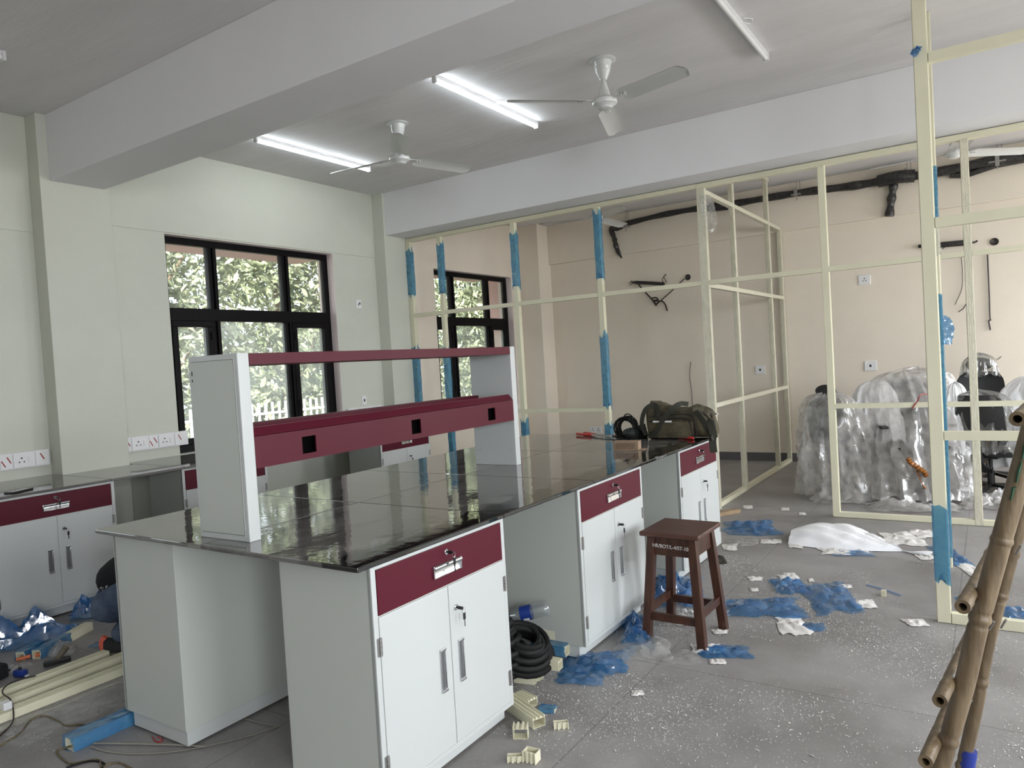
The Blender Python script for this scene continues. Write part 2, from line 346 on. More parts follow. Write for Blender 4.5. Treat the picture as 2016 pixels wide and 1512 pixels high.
def tag(o, label, cat, group=None, kind=None):
    o['label'] = label; o['category'] = cat
    if group: o['group'] = group
    if kind: o['kind'] = kind
    return o
def thing(name, label, cat, loc=(0, 0, 0), rz=0.0, group=None):
    o = bpy.data.objects.new(name, None); C.objects.link(o); o.empty_display_size = 0.1
    o.location = loc; o.rotation_euler = (0, 0, rz); return tag(o, label, cat, group)
def struct(o, label=None):
    o['kind'] = 'structure'
    if label: o['label'] = label
    return o
def copy_tree(o, parent=None):
    c = o.copy(); C.objects.link(c); c.parent = parent
    for ch in list(o.children): copy_tree(ch, c)
    return c
def nz(p, k=1.0, s=0.0):
    return noise.noise(Vector((p[0]*k+s, p[1]*k-s, p[2]*k+2*s)))
def smooth_path(pts, n=6):
    pts = [Vector(p) for p in pts]; out = []
    P = [pts[0]*2-pts[1]] + pts + [pts[-1]*2-pts[-2]]
    for i in range(1, len(P)-2):
        for k in range(n):
            t = k/n; a, b, c, d = P[i-1], P[i], P[i+1], P[i+2]
            out.append(0.5*((2*b)+(c-a)*t+(2*a-5*b+4*c-d)*t*t+(3*b-a-3*c+d)*t**3))
    out.append(pts[-1]); return out

# ------------------------------------------------------------------ the setting
WX, YB, CZ, BZ = -6.03, 9.85, 3.564, 3.07
YF = -4.0
def slab_wall_x(name, x0, x1, y0, y1, holes, m, z0=0.0, z1=CZ+0.12, label=None):
    """wall in the plane of x with rectangular openings (ya, yb, za, zb)"""
    b = MB(); y = y0
    for ya, yb, za, zb in sorted(holes):
        if ya > y: b.box(x0, x1, y, ya, z0, z1)
        if za > z0: b.box(x0, x1, ya, yb, z0, za)
        if zb < z1: b.box(x0, x1, ya, yb, zb, z1)
        y = yb
    if y < y1: b.box(x0, x1, y, y1, z0, z1)
    return struct(b.build(name, m), label)
WIN = [(3.735, 5.70, 0.862, 2.818), (7.44, 9.28, 0.862, 2.79)]
WIN0 = (-0.6, 1.25, 0.862, 2.818)
slab_wall_x('wall_left', WX-0.25, WX, YF, 6.60, [WIN0, WIN[0]], M['wall'], z0=-0.1)
slab_wall_x('wall_left.001', WX-0.25, WX, 6.60, YB+0.2, [WIN[1]], M['wall_warm'], z0=-0.1)
slab_wall_x('wall_right', RW, RW+0.22, YF, YB+0.2, [(-3.0, -1.0, 0.9, 2.85), (0.2, 2.2, 0.9, 2.85), (3.7, 5.7, 0.9, 2.85), (7.4, 9.3, 0.9, 2.85)], M['wall'], z0=-0.1)
struct(MB().box(WX-0.25, RW+0.22, YB, YB+0.22, -0.1, CZ+0.12).build('wall_back', M['wall_warm']))
struct(MB().box(WX-0.25, RW+0.22, YF-0.2, YF, -0.1, CZ+0.12).build('wall_front', mat('wall_paint_grey', (0.30, 0.29, 0.27), 0.8)))
struct(MB().box(WX-0.25, RW+0.22, YF, YB+0.2, -0.12, 0).build('floor', M['floor']))
struct(MB().box(WX-0.25, RW+0.22, YF, YB+0.2, CZ, CZ+0.15).build('ceiling', M['ceiling']))
# beams and pillars
struct(MB().box(-6.03, RW, 2.745, 3.15, BZ, CZ, 0.004).build('trim_1', M['beam']), 'near ceiling beam running from the window wall')
struct(MB().box(-6.03, RW, 6.39, 6.80, BZ, CZ, 0.004).build('trim_2', M['beam']), 'ceiling beam above the cream partition frame')
struct(MB().box(WX-0.01, -5.86, 2.675, 3.19, 0, CZ, 0.004).build('trim_3', M['wall']), 'pillar under the near beam')
struct(MB().box(WX-0.01, -5.86, 6.36, 6.86, 0, CZ, 0.004).build('trim_4', M['wall']), 'pillar at the end of the cream partition')
b = MB(); b.box(WX-0.01, -5.66, 9.50, YB+0.01, 0, CZ, 0.004); struct(b.build('trim_5', M['wall_warm']), 'corner pillar in the far room')
struct(MB().box(-5.66, RW, YB-0.05, YB+0.01, 2.97, CZ, 0.003).build('trim_6', M['wall_warm']), 'shallow plaster band along the top of the far wall')
# shallow plaster step above window head level on the window wall
struct(MB().box(WX-0.005, WX+0.008, 3.19, 6.36, 2.825, CZ, 0.003).build('trim_7', M['wall']), 'plaster band above the window')
struct(MB().box(WX-0.005, WX+0.008, YF, 2.675, 2.70, CZ, 0.003).build('trim_8', M['wall']), 'plaster band above the left sockets')
struct(MB().box(-6.03, RW, YB-0.012, YB, 0, 0.11, 0.002).build('baseboard_back', M['skirt']))
struct(MB().box(WX, WX+0.012, 6.86, 9.50, 0, 0.11, 0.002).build('baseboard_left', M['skirt']))
struct(MB().box(RW-0.012, RW, YF, YB, 0, 0.11, 0.002).build('baseboard_right', M['skirt']))

M['reveal'] = mat('pale_pink_lit_reveal', (0.74, 0.64, 0.62), 0.7)  # pink liner colour, lightened to paint in the light from outside
for k_, (ya_, yb_, za_, zb_) in enumerate(WIN):
    b = MB(); b.box(WX-0.248, WX-0.001, yb_-0.004, yb_+0.001, za_, zb_); b.box(WX-0.248, WX-0.001, ya_, yb_-0.004, zb_-0.004, zb_+0.001)
    struct(b.build('trim_%d' % (12+k_), M['reveal']), 'pale pink liner on the reveal of the window opening, lightened as if lit from outdoors')
def window(name, y0, y1, z0, z1, m1, m2, zt, label, casements=True):
    xf, xb = WX-0.095, WX-0.155
    w = bpy.data.objects.new(name, None); C.objects.link(w); w.location = (WX-0.12, y0, z0); struct(w, label)
    off = Vector(w.location)
    def P(nm, b, mt): 
        for v in b.b.verts: v.co -= off
        return b.build(nm, mt, w)
    b = MB(); t = 0.065
    b.box(xb, xf, y0, y1, z0, z0+t, 0.004); b.box(xb, xf, y0, y1, z1-t, z1, 0.004)
    b.box(xb, xf, y0, y0+t, z0+t, z1-t, 0.004); b.box(xb, xf, y1-t, y1, z0+t, z1-t, 0.004)
    P('window_frame', b, M['winframe'])
    b = MB(); b.box(xb, xf+0.006, y0+t, y1-t, zt-0.058, zt+0.058, 0.004); P('transom', b, M['winframe'])
    for m in (m1, m2):
        b = MB(); b.box(xb, xf+0.004, m-0.045, m-0.012, z0+t, z1-t, 0.003); b.box(xb-0.01, xf-0.02, m-0.012, m+0.012, z0+t, z1-t)
        b.box(xb, xf+0.004, m+0.012, m+0.045, z0+t, z1-t, 0.003); P('mullion', b, M['winframe'])
    edges = [y0+t, m1-0.045, m1+0.045, m2-0.045, m2+0.045, y1-t]
    for k in range(3):
        a, c = edges[2*k], edges[2*k+1]
        b = MB(); b.box(WX-0.128, WX-0.122, a, c, zt+0.05, z1-t); P('glass_pane', b, M['glass_up'])
        if k != 1 and casements:
            b = MB(); s = 0.055
            b.box(xb-0.01, xf+0.012, a, c, z0+t, z0+t+s, 0.004); b.box(xb-0.01, xf+0.012, a, c, zt-0.058-s, zt-0.058, 0.004)
            b.box(xb-0.01, xf+0.012, a, a+s, z0+t+s, zt-0.058-s, 0.004); b.box(xb-0.01, xf+0.012, c-s, c, z0+t+s, zt-0.058-s, 0.004)
            P('casement_sash', b, M['winframe'])
            yh = c-0.02 if k == 0 else a+0.02
            b = MB(); b.tube([(xf+0.02, yh, zt-0.16), (xf+0.02, yh, zt-0.24)], 0.008); b.tube([(xf+0.02, yh, z0+0.3), (xf+0.02, yh, z0+0.38)], 0.008); P('hinge', b, M['winframe'])
        b = MB(); b.box(WX-0.128, WX-0.122, a, c, z0+t, zt-0.05); P('glass_pane', b, M['glass_low'])
    return w
window('window_1', WIN[0][0], WIN[0][1], WIN[0][2], WIN[0][3], 4.255, 5.11, 2.115, 'black framed window behind the raised shelf')
window('window_2', WIN[1][0], WIN[1][1], WIN[1][2], WIN[1][3], 7.93, 8.76, 2.11, 'black framed window in the room beyond the partition')
window('window_3', WIN0[0], WIN0[1], WIN0[2], WIN0[3], -0.1, 0.75, 2.115, 'black framed window out of view to the left')

# ------------------------------------------------------------------ outdoors
struct(MB().box(-30, 40, -25, 45, -0.6, -0.5).build('ground', M['ground']), 'bare ground outside the windows')
for k, (a, b_) in enumerate(((3.5, 5.95), (7.2, 9.5))):
    struct(MB().box(WX-0.9, WX-0.25, a, b_, 2.83, 2.93, 0.004).build('trim_%d' % (9+k), M['pink']), 'pink sunshade slab outside the window')
struct(MB().box(WX-0.75, WX-0.25, 9.55, 9.75, -0.1, 2.93, 0.004).build('trim_11', M['pink']), 'pink fin outside the far window')
def tree(x, y, wy, zlo, zhi, n, label, seed):
    rnd = random.Random(seed)
    t = thing('tree', label, 'tree', (x-0.5, y, -0.5), 0, 'trees outside the windows')
    tr = MB().tube([(0, 0, 0), (0.05, 0.03, 1.0), (0, 0, 2.2), (0.1, -0.1, 3.6)], [0.11, 0.10, 0.08, 0.05], 10)
    for q in range(7):
        a = rnd.uniform(0, 6.28); z = rnd.uniform(0.8, 3.2)
        tr.tube([(0, 0, z), (0.5*math.cos(a), 0.8*math.sin(a), z+0.4), (0.7*math.cos(a), 1.3*math.sin(a), z+0.9)], [0.04, 0.03, 0.015], 6)
    tr.build('trunk', M['bark'], t, True)
    vs, fs = [], []
    for i in range(n):
        while True:
            yy = rnd.uniform(-wy, wy); zz = rnd.uniform(zlo, zhi)
            xx = rnd.gauss(0, 0.32) + 0.35*nz((yy, zz, 0), 1.3, seed)
            if nz((yy*1.4, zz*1.4, seed), 1.0) > -0.28 or rnd.random() < 0.3: break
        c = Vector((xx, yy, zz+0.5))
        L = rnd.uniform(0.10, 0.19); W = L*rnd.uniform(0.28, 0.42)
        d = Vector((rnd.gauss(0.25, 0.6), rnd.gauss(0, 0.8), rnd.gauss(-0.35, 0.55))).normalized()
        s_ = d.cross(Vector((rnd.gauss(0, 1), rnd.gauss(0, 1), rnd.gauss(1, 0.7)))).normalized()
        nn = s_.cross(d)
        k = len(vs)
        vs += [c, c+d*L*0.3+s_*W*0.5+nn*W*0.12, c+d*L*0.7+s_*W*0.42+nn*W*0.08-nn*L*0.05, c+d*L-nn*L*0.12, c+d*L*0.7-s_*W*0.42+nn*W*0.08-nn*L*0.05, c+d*L*0.3-s_*W*0.5+nn*W*0.12, c+d*L*0.5-nn*L*0.02]
        fs += [(k, k+1, k+6, k+5), (k+1, k+2, k+6), (k+2, k+3, k+6), (k+3, k+4, k+6), (k+4, k+5, k+6)]
    me = bpy.data.meshes.new('foliage'); me.from_pydata(vs, [], fs); me.materials.append(M['leaf'])
    o = bpy.data.objects.new('foliage', me); C.objects.link(o); o.parent = t; o['kind'] = 'stuff'
for k, (x, y, lab) in enumerate(((-8.9, 5.0, 'bushy green tree outside the near window, leftmost of the row'), (-9.0, 7.75, 'bushy green tree outside behind the white fence'),
        (-9.1, 10.5, 'dense green tree outside between the two windows'), (-9.0, 13.25, 'leafy green tree seen through the far window'))):
    tree(x, y, 1.2, -0.4, 4.6, 15000, lab, 11+k)
f = thing('fence', 'white metal picket fence standing outside the near window', 'fence', (-8.15, 6.0, -0.5))
MB().box(-0.015, 0.015, -1.6, 2.2, 1.50, 1.53).box(-0.015, 0.015, -1.6, 2.2, 0.9, 0.93).build('rail', M['fencewhite'], f)
pk = MB().box(-0.01, 0.01, -0.014, 0.014, 0, 1.66).build('picket', M['fencewhite'], f)
for k in range(34):
    o = pk if k == 0 else pk.copy()
    if k: C.objects.link(o)
    o.parent = f; o.location = (0, -1.55+k*0.11, 0)

# ------------------------------------------------------------------ island
TOP = 0.88; T = 0.018
def slab(name, x0, x1, y0, y1, z, parent, m='granite'):
    o = MB().box(x0-(x0+x1)/2, x1-(x0+x1)/2, y0-(y0+y1)/2, y1-(y0+y1)/2, -T, 0, 0.004).build(name, M[m], parent)
    o.location = Vector(((x0+x1)/2, (y0+y1)/2, z)) - parent.location; return o
IX0, IX1, IY0, IY1 = -3.30, -1.694, 1.617, 5.27
wt = thing('granite_worktop', 'polished black granite worktop on the centre island, jointed in slabs', 'worktop', (-2.5, 1.617, TOP-T))
g = 0.0015
for ya, yb in ((IY0, 2.452), (2.452, 3.27), (3.27, 4.27), (4.27, IY1)):
    for xa, xb in ((IX0, -2.53), (-2.53, IX1)):
        slab('slab', xa+g, xb-g, ya+g, yb-g, TOP, wt, 'granite_front' if xb == IX1 else 'granite')
lw = thing('granite_worktop', 'dark granite worktop along the window wall under the sockets', 'worktop', (-5.6, -0.5, 0.857-T))
for ya, yb, xa in ((-1.5, 0.9, WX+0.002), (0.9, 2.66, WX+0.002), (3.215, 4.4, WX+0.002), (4.4, 6.25, WX+0.002)):
    slab('slab', xa+0.002, -5.145, ya+g, yb-g, 0.857, lw)
slab('slab', -5.855, -5.145, 2.66+g, 3.215-g, 0.857, lw)

CW = 0.775
def make_cabinet(label, group, depth=0.455, keys=True):
    t = thing('storage_cabinet', label, 'cabinet', (0, 0, 0), 0, group)
    d = depth
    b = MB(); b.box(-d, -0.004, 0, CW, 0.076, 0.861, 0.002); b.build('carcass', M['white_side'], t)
    b = MB()                                            # face frame
    b.box(-0.02, 0, 0, 0.022, 0.076, 0.861, 0.0015); b.box(-0.02, 0, CW-0.022, CW, 0.076, 0.861, 0.0015)
    b.box(-0.02, 0, 0.022, CW-0.022, 0.847, 0.861, 0.0015); b.box(-0.02, 0, 0.022, CW-0.022, 0.076, 0.094, 0.0015)
    b.build('face_frame', M['white'], t)
    b = MB(); b.box(-d+0.01, -0.045, 0.01, CW-0.01, 0.012, 0.076, 0.0015); b.build('plinth', M['white'], t)
    for y in (0.05, CW-0.05):
        for x in (-0.09, -d+0.06):
            b = MB(); b.lathe([(0, 0), (0.018, 0), (0.018, 0.008), (0.012, 0.010), (0.012, 0.02)], (x, y, 0), 12); b.build('foot', M['plate'], t)
    dr = MB().box(-0.018, 0.002, 0.024, CW-0.024, 0.692, 0.845, 0.002).build('drawer', M['maroon'], t)
    def pull(parent, cy, cz, ly, lz, name):
        b = MB(); fr = 0.006
        if ly > lz:                                      # horizontal cup pull with hooded top
            b.box(0.001, 0.012, cy-ly/2, cy-ly/2+fr, cz-lz/2, cz+lz/2, 0.002); b.box(0.001, 0.012, cy+ly/2-fr, cy+ly/2, cz-lz/2, cz+lz/2, 0.002)
            b.box(0.001, 0.010, cy-ly/2, cy+ly/2, cz-lz/2, cz-lz/2+0.004, 0.001)
            b.tube([(0.006, cy-ly/2+0.002, cz+lz/2-0.009), (0.006, cy+ly/2-0.002, cz+lz/2-0.009)], 0.010, 10)
            b.grid(lambda u, v: Vector((0.002+0.006*(1-v)**2, cy+(u-0.5)*(ly-2*fr), cz-lz/2+0.004+v*(lz-0.016))), 2, 6)
            b.build(name, M['chrome'], parent, True)
        else:
            b.box(0.001, 0.010, cy-ly/2, cy+ly/2, cz-lz/2, cz-lz/2+0.010, 0.002); b.box(0.001, 0.010, cy-ly/2, cy+ly/2, cz+lz/2-0.010, cz+lz/2, 0.002)
            b.box(0.001, 0.006, cy-ly/2, cy-ly/2+0.004, cz-lz/2+0.01, cz+lz/2-0.01, 0.001); b.box(0.001, 0.006, cy+ly/2-0.004, cy+ly/2, cz-lz/2+0.01, cz+lz/2-0.01, 0.001)
            b.build(name, M['chrome'], parent, True)
            b = MB(); b.box(0.0005, 0.0028, cy-ly/2+0.004, cy+ly/2-0.004, cz-lz/2+0.01, cz+lz/2-0.01)
            b.tube([(0.003, cy+0.002, cz-lz/2+0.01), (0.003, cy+0.002, cz+lz/2-0.01)], 0.0035, 6)
            b.build('handle_recess', M['alu'], parent)
    def lock(parent, cy, cz, bunch):
        m = Matrix.Translation((0.002, cy, cz)) @ Matrix.Rotation(PI/2, 4, 'Y')
        b = MB(); b.lathe([(0, 0), (0.0115, 0), (0.0115, 0.004), (0.009, 0.006), (0.0085, 0.004), (0.0, 0.004)], (0, 0, 0), 18, m)
        b.build('lock', M['chrome'], parent, True)
        if keys:
            b = MB(); b.box(0.006, 0.014, cy-0.001, cy+0.001, cz-0.004, cz+0.004); b.box(0.013, 0.036, cy-0.002, cy+0.002, cz-0.007, cz+0.006, 0.0015)
            b.box(0.030, 0.034, cy+0.010-0.006, cy+0.010+0.007, cz-0.046, cz-0.020, 0.0015)
            b.build('key', M['black'], parent)
            b = MB(); b.box(0.031, 0.033, cy+0.008, cy+0.0125, cz-0.072, cz-0.019); b.tube([(0.034, cy+0.005+0.009*math.cos(a), cz-0.009+0.010*math.sin(a)) for a in [k*PI/8 for k in range(17)]], 0.0007, 5, False)
            b.box(0.031, 0.033, cy+0.008, cy+0.0125, cz-0.072, cz-0.046); b.build('key_blade', M['chrome'], parent)
    pull(dr, CW/2-0.0, 0.757, 0.165, 0.046, 'handle'); lock(dr, CW/2+0.002, 0.815, True)
    mid = CW/2
    d1 = MB().box(-0.018, 0.002, 0.024, mid-0.002, 0.096, 0.687, 0.002).build('door', M['white'], t)
    d2 = MB().box(-0.018, 0.002, mid+0.002, CW-0.024, 0.096, 0.687, 0.002).build('door', M['white'], t)
    pull(d1, mid-0.055, 0.392, 0.032, 0.16, 'handle'); pull(d2, mid+0.055, 0.392, 0.032, 0.16, 'handle')
    lock(d2, mid+0.040, 0.596, False)
    for dd, y in ((d1, 0.020), (d2, CW-0.020)):
        for z in (0.59, 0.195):
            b = MB()
            for q in range(4): b.tube([(0.004, y, z-0.03+q*0.0155), (0.004, y, z-0.03+q*0.0155+0.0145)], 0.0055, 8)
            b.box(0.0, 0.0035, y-0.011, y+0.011, z-0.03, z+0.031, 0.001); b.build('hinge', M['steel'], dd)
    return t
cab = make_cabinet('white cabinet with maroon drawer at the near corner of the island', 'white cabinets under the island')
XF = -1.712
cab.location = (XF, 1.69, 0)
def put_cab(label, loc, rz, group, zs=1.0):
    c = copy_tree(cab); c.location = loc; c.rotation_euler = (0, 0, rz); c.scale = (1, 1, zs); c['label'] = label; c['group'] = group
    return c
put_cab('white cabinet with maroon drawer behind the wooden stool, middle of the island', (XF, 3.118, 0), 0, 'white cabinets under the island')
put_cab('white cabinet with maroon drawer under the olive bag at the far island end', (XF, 4.50, 0), 0, 'white cabinets under the island')
put_cab('white cabinet on the left side of the island, its plain grey back panel showing', (-3.235, 1.66+CW, 0), PI, 'white cabinets under the island')
put_cab('white cabinet on the window side of the island, middle of that row', (-3.235, 3.118+CW, 0), PI, 'white cabinets under the island')
put_cab('white cabinet on the window side of the island, farthest of that row', (-3.235, 4.50+CW, 0), PI, 'white cabinets under the island')
GW = 'white cabinets along the window wall'
put_cab('white cabinet with dark maroon drawer under the phone by the window wall', (-5.17, 1.915, 0), 0, GW, 0.973)
put_cab('white cabinet by the window wall, mostly hidden behind the raised shelf end', (-5.17, 3.205, 0), 0, GW, 0.973)
put_cab('white cabinet by the window wall seen under the raised maroon shelf', (-5.17, 5.36, 0), 0, GW, 0.973)
put_cab('white cabinet by the window wall out of frame on the left', (-5.17, 0.4, 0), 0, GW, 0.973)
# dark strip painting in the shade of the gap between wall and cabinet
tag(MB().box(-5.70, -5.64, 2.80, 2.87, 0, 0.835, 0.003).build('gap_shade_strip', mat('gap_shade_brown', (0.05, 0.03, 0.02), 0.6)), 'dark brown strip standing in for the shaded gap under the window wall worktop', 'post')

# raised shelf (reagent rack)
hr = thing('reagent_shelf', 'raised two tier maroon and white shelf standing on the granite island', 'shelf', (-2.357, 1.715, TOP), R(1.45))
def hp(nm, b, m, par=hr): return b.build(nm, m, par)
HH = 0.717
for ya, nm in ((0.0, 'side_panel'), (1.93, 'side_panel')):
    o = hp(nm, MB().box(-0.30, 0, ya, ya+0.052, 0, HH, 0.003), M['white'])
    if ya == 0.0:
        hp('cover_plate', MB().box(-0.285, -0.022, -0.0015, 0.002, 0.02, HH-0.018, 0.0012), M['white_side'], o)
        hp('seam', MB().box(-0.283, -0.024, -0.0019, -0.001, HH-0.023, HH-0.0215).box(-0.283, -0.024, -0.0019, -0.001, 0.024, 0.0255).box(-0.0245, -0.023, -0.0019, -0.001, 0.024, HH-0.0215), M['black'], o)
        hp('screw', MB().box(-0.279, -0.276, -0.004, 0, HH-0.075, HH-0.058).box(-0.279, -0.276, -0.004, 0, HH-0.10, HH-0.09), M['black'], o)
    else:
        b = MB()
        for x in (-0.26, -0.04):
            for z in (0.09, HH-0.06): b.lathe([(0.0, -0.001), (0.005, -0.001), (0.005, 0.001)], (0, 0, 0), 8, Matrix.Translation((x, ya-0.0005, z)) @ Matrix.Rotation(PI/2, 4, 'X'))
        hp('screw', b, M['black'], o)
hp('top_shelf', MB().box(-0.295, -0.004, 0.052, 1.93, HH-0.043, HH-0.036, 0.001).box(-0.004, 0.0, 0.052, 1.93, HH-0.046, HH-0.002, 0.001).box(-0.299, -0.295, 0.052, 1.93, HH-0.046, HH-0.002, 0.001), M['maroon'])
b = MB()                                                 # mid shelf: tray with front apron and back lip
ZT = 0.43
b.box(-0.25, -0.03, 0.052, 1.93, ZT-0.035, ZT-0.03); b.box(-0.30, -0.25, 0.052, 1.93, ZT-0.06, ZT-0.0, 0.001)
b.grid(lambda u, v: Vector((-0.03+0.03*v, 0.052+1.878*u, ZT-0.033*v)), 2, 2)
b.box(-0.033, -0.028, 0.052, 1.93, ZT-0.035, ZT)
# apron with three square openings
hs = [(0.285, 0.36), (0.98, 1.052), (1.655, 1.73)]
za, zb, z0a, z1a = 0.297, 0.367, 0.277, ZT-0.035
y = 0.052
for a, c in hs:
    b.box(-0.006, 0, y, a, z0a, z1a); b.box(-0.006, 0, a, c, z0a, za); b.box(-0.006, 0, a, c, zb, z1a); y = c
b.box(-0.006, 0, y, 1.93, z0a, z1a); b.box(-0.05, 0, 0.052, 1.93, z0a-0.004, z0a)
b.box(-0.31, -0.305, 0.052, 1.93, ZT-0.10, ZT)
hp('socket_channel', b, M['maroon'])
for a, c in hs: hp('socket_box', MB().box(-0.035, -0.030, a-0.01, c+0.01, za-0.01, zb+0.01).box(-0.03, -0.0065, a-0.01, a-0.005, za-0.01, zb+0.01).box(-0.03, -0.0065, c+0.005, c+0.01, za-0.01, zb+0.01).box(-0.03, -0.0065, a-0.005, c+0.005, za-0.01, za-0.005).box(-0.03, -0.0065, a-0.005, c+0.005, zb+0.005, zb+0.01), M['recess_shade'])

# ------------------------------------------------------------------ stool
st = thing('wooden_stool', 'dark brown square wooden stool with white painted lettering on its rail', 'stool', (-1.405, 3.665, 0), R(-1))
SH = 0.58
MB().box(-0.160, 0.160, -0.175, 0.170, SH-0.024, SH, 0.006).build('seat', M['stooltop'], st)
lg = {}
for sx in (-1, 1):
    for sy in (-1, 1):
        a = Vector((sx*0.150, sy*0.165, 0)); c = Vector((sx*0.108, sy*0.122, SH-0.024))
        b = MB(); w_ = 0.021
        ring = lambda p: [b.b.verts.new((p.x+i*w_, p.y+j*w_, p.z)) for i, j in ((-1, -1), (1, -1), (1, 1), (-1, 1))]
        r0, r1 = ring(a), ring(c)
        b.b.faces.new(r0[::-1]); b.b.faces.new(r1)
        for k in range(4): b.b.faces.new((r0[k], r0[(k+1) % 4], r1[(k+1) % 4], r1[k]))
        b.build('leg', M['stoolwood'], st); lg[(sx, sy)] = (a, c)
def at_h(k, z):
    a, c = lg[k]; return a+(c-a)*(z/(SH-0.024))
for s in (-1, 1):
    MB().obox(at_h((-1, s), SH-0.075), at_h((1, s), SH-0.075), 0.022, 0.10).build('apron', M['stoolwood'], st)
    MB().obox(at_h((s, -1), SH-0.075), at_h((s, 1), SH-0.075), 0.022, 0.10).build('apron', M['stoolwood'], st)
    MB().obox(at_h((-1, s), 0.135), at_h((1, s), 0.135), 0.020, 0.04).build('stretcher', M['stoolwood'], st)
    MB().obox(at_h((s, -1), 0.165), at_h((s, 1), 0.165), 0.020, 0.04).build('stretcher', M['stoolwood'], st)
def text_mesh(name, body, size, m, parent, mtx, ext=0.0008):
    cu = bpy.data.curves.new(name, 'FONT'); cu.body = body; cu.size = size; cu.extrude = ext; cu.align_x = 'CENTER'; cu.align_y = 'CENTER'
    o = bpy.data.objects.new(name, cu); C.objects.link(o)
    dg = bpy.context.evaluated_depsgraph_get(); me = bpy.data.meshes.new_from_object(o.evaluated_get(dg))
    C.objects.unlink(o); bpy.data.objects.remove(o)
    o2 = bpy.data.objects.new(name, me); me.materials.clear(); me.materials.append(m); C.objects.link(o2); o2.parent = parent; o2.matrix_local = mtx
    return o2
text_mesh('lettering', 'HR/BOT/L-4/ST-10', 0.027, M['chalk'], st, Matrix.Translation((0.0, -0.140-0.0125, SH-0.075)) @ Matrix.Rotation(R(90-3.5), 4, 'X') @ Matrix.Rotation(R(-2), 4, 'Z') @ Matrix.Diagonal((0.92, 1, 1, 1)))

# ------------------------------------------------------------------ ceiling lights and fans
def tube_light(x, y0, y1, on, label, z=CZ):
    t = thing('tube_light', label, 'light', (x, (y0+y1)/2, z), 0, 'batten tube lights on the ceiling')
    L = (y1-y0)/2
    MB().box(-0.014, 0.014, -L+0.01, L-0.01, -0.028, 0, 0.002).build('batten', M['batten'], t)
    b = MB(); b.tube([(0, -L+0.012, -0.04), (0, L-0.012, -0.04)], 0.0165, 12); b.build('tube', M['lamp_on'] if on else M['lamp_off'], t, True)
    for s in (-1, 1): MB().box(-0.019, 0.019, s*L-0.01, s*L+0.01, -0.06, 0, 0.003).build('end_cap', M['batten'], t)
    MB().tube(smooth_path([(0.014, 0.05, -0.01), (0.05, 0.09, -0.012), (0.07, 0.05, -0.006), (0.03, 0.0, -0.004)]), 0.003, 6).build('cable', M['plate'], t)
tube_light(-3.215, 4.11, 5.49, True, 'lit white tube light on the ceiling beside the nearer fan')
tube_light(-5.175, 4.10, 5.46, True, 'lit white tube light on the ceiling nearest the window wall')
tube_light(-1.25, 4.05, 5.37, False, 'unlit tube light on the ceiling at the upper right')
tube_light(-4.93, 0.74, 2.10, False, 'end of an unlit light fitting on the ceiling at the far left edge')
tube_light(-3.3, 8.0, 9.2, False, 'unlit tube light on the far room ceiling') if False else None

def fan(x, y, zh, angles, label):
    t = thing('ceiling_fan', label, 'fan', (x, y, CZ), 0, 'white three bladed ceiling fans')
    h = zh-CZ
    MB().lathe([(0.0, 0), (0.090, 0), (0.093, -0.008), (0.082, -0.014), (0.066, -0.016), (0.062, -0.03), (0.056, -0.05), (0.058, -0.053), (0.050, -0.075), (0.052, -0.078), (0.040, -0.105), (0.022, -0.14), (0.012, -0.142), (0, -0.142)], seg=28).build('canopy', M['fan'], t, True)
    MB().tube([(0, 0, -0.10), (0, 0, h+0.10)], 0.009, 10).build('rod', M['fan'], t, True)
    MB().lathe([(0, h+0.155), (0.014, h+0.15), (0.022, h+0.12), (0.040, h+0.06), (0.048, h+0.025), (0, h+0.025)], seg=28).build('lower_cover', M['fan'], t, True)
    MB().lathe([(0, h+0.03), (0.060, h+0.028), (0.084, h+0.012), (0.088, h+0.002), (0.0865, h-0.002), (0.088, h-0.006), (0.084, h-0.018), (0.062, h-0.030), (0.058, h-0.034), (0.052, h-0.038), (0.048, h-0.046), (0.03, h-0.052), (0, h-0.054)], seg=36).build('motor', M['fan'], t, True)
    for a in angles:
        m = Matrix.Rotation(R(a), 4, 'Z')
        b = MB()
        for q in range(2):
            pass
        def bl(u, v, zz=0.0):
            r = 0.145 + u*0.555; wd = 0.072-0.006*u
            if u > 0.93: wd *= math.sqrt(max(0.02, 1-((u-0.93)/0.075)**2))
            if u < 0.06: wd *= 0.7+5*u
            yy = (v-0.5)*2*wd
            return m @ Vector((r, yy, h-0.004 - yy*0.26 + 0.010*(1-((v-0.5)*2)**2) - 0.015*u + zz))
        b.grid(lambda u, v: bl(u, v), 28, 9); b.grid(lambda u, v: bl(u, v, -0.0025), 28, 9)
        o = b.build('blade', M['fan'], t, True)
        b = MB(); b.obox(m @ Vector((0.075, 0, h+0.0)), m @ Vector((0.20, 0, h+0.003)), 0.028, 0.004, 0.001)
        for xx in (0.165, 0.19):
            for yy in (-0.009, 0.009): b.lathe([(0, 0.004), (0.004, 0.004), (0.004, -0.012), (0, -0.012)], tuple(m @ Vector((xx, yy, h-0.002))), 6)
        b.build('blade_arm', M['fan'], t)
fan(-2.19, 4.70, 3.275, (-18, -132, 108), 'white ceiling fan at the centre of the ceiling, larger in view')
fan(-4.10, 4.70, 3.270, (69, 190, -48), 'white ceiling fan with a blade over its rod, near the left tube light')
fan(-4.00, 8.15, 3.215, (-36, 206, 85), 'white ceiling fan in the far room behind the blue wrapped post')
fan(-0.225, 7.95, 3.185, (33, 180, -80), 'white ceiling fan in the far room at the right edge')

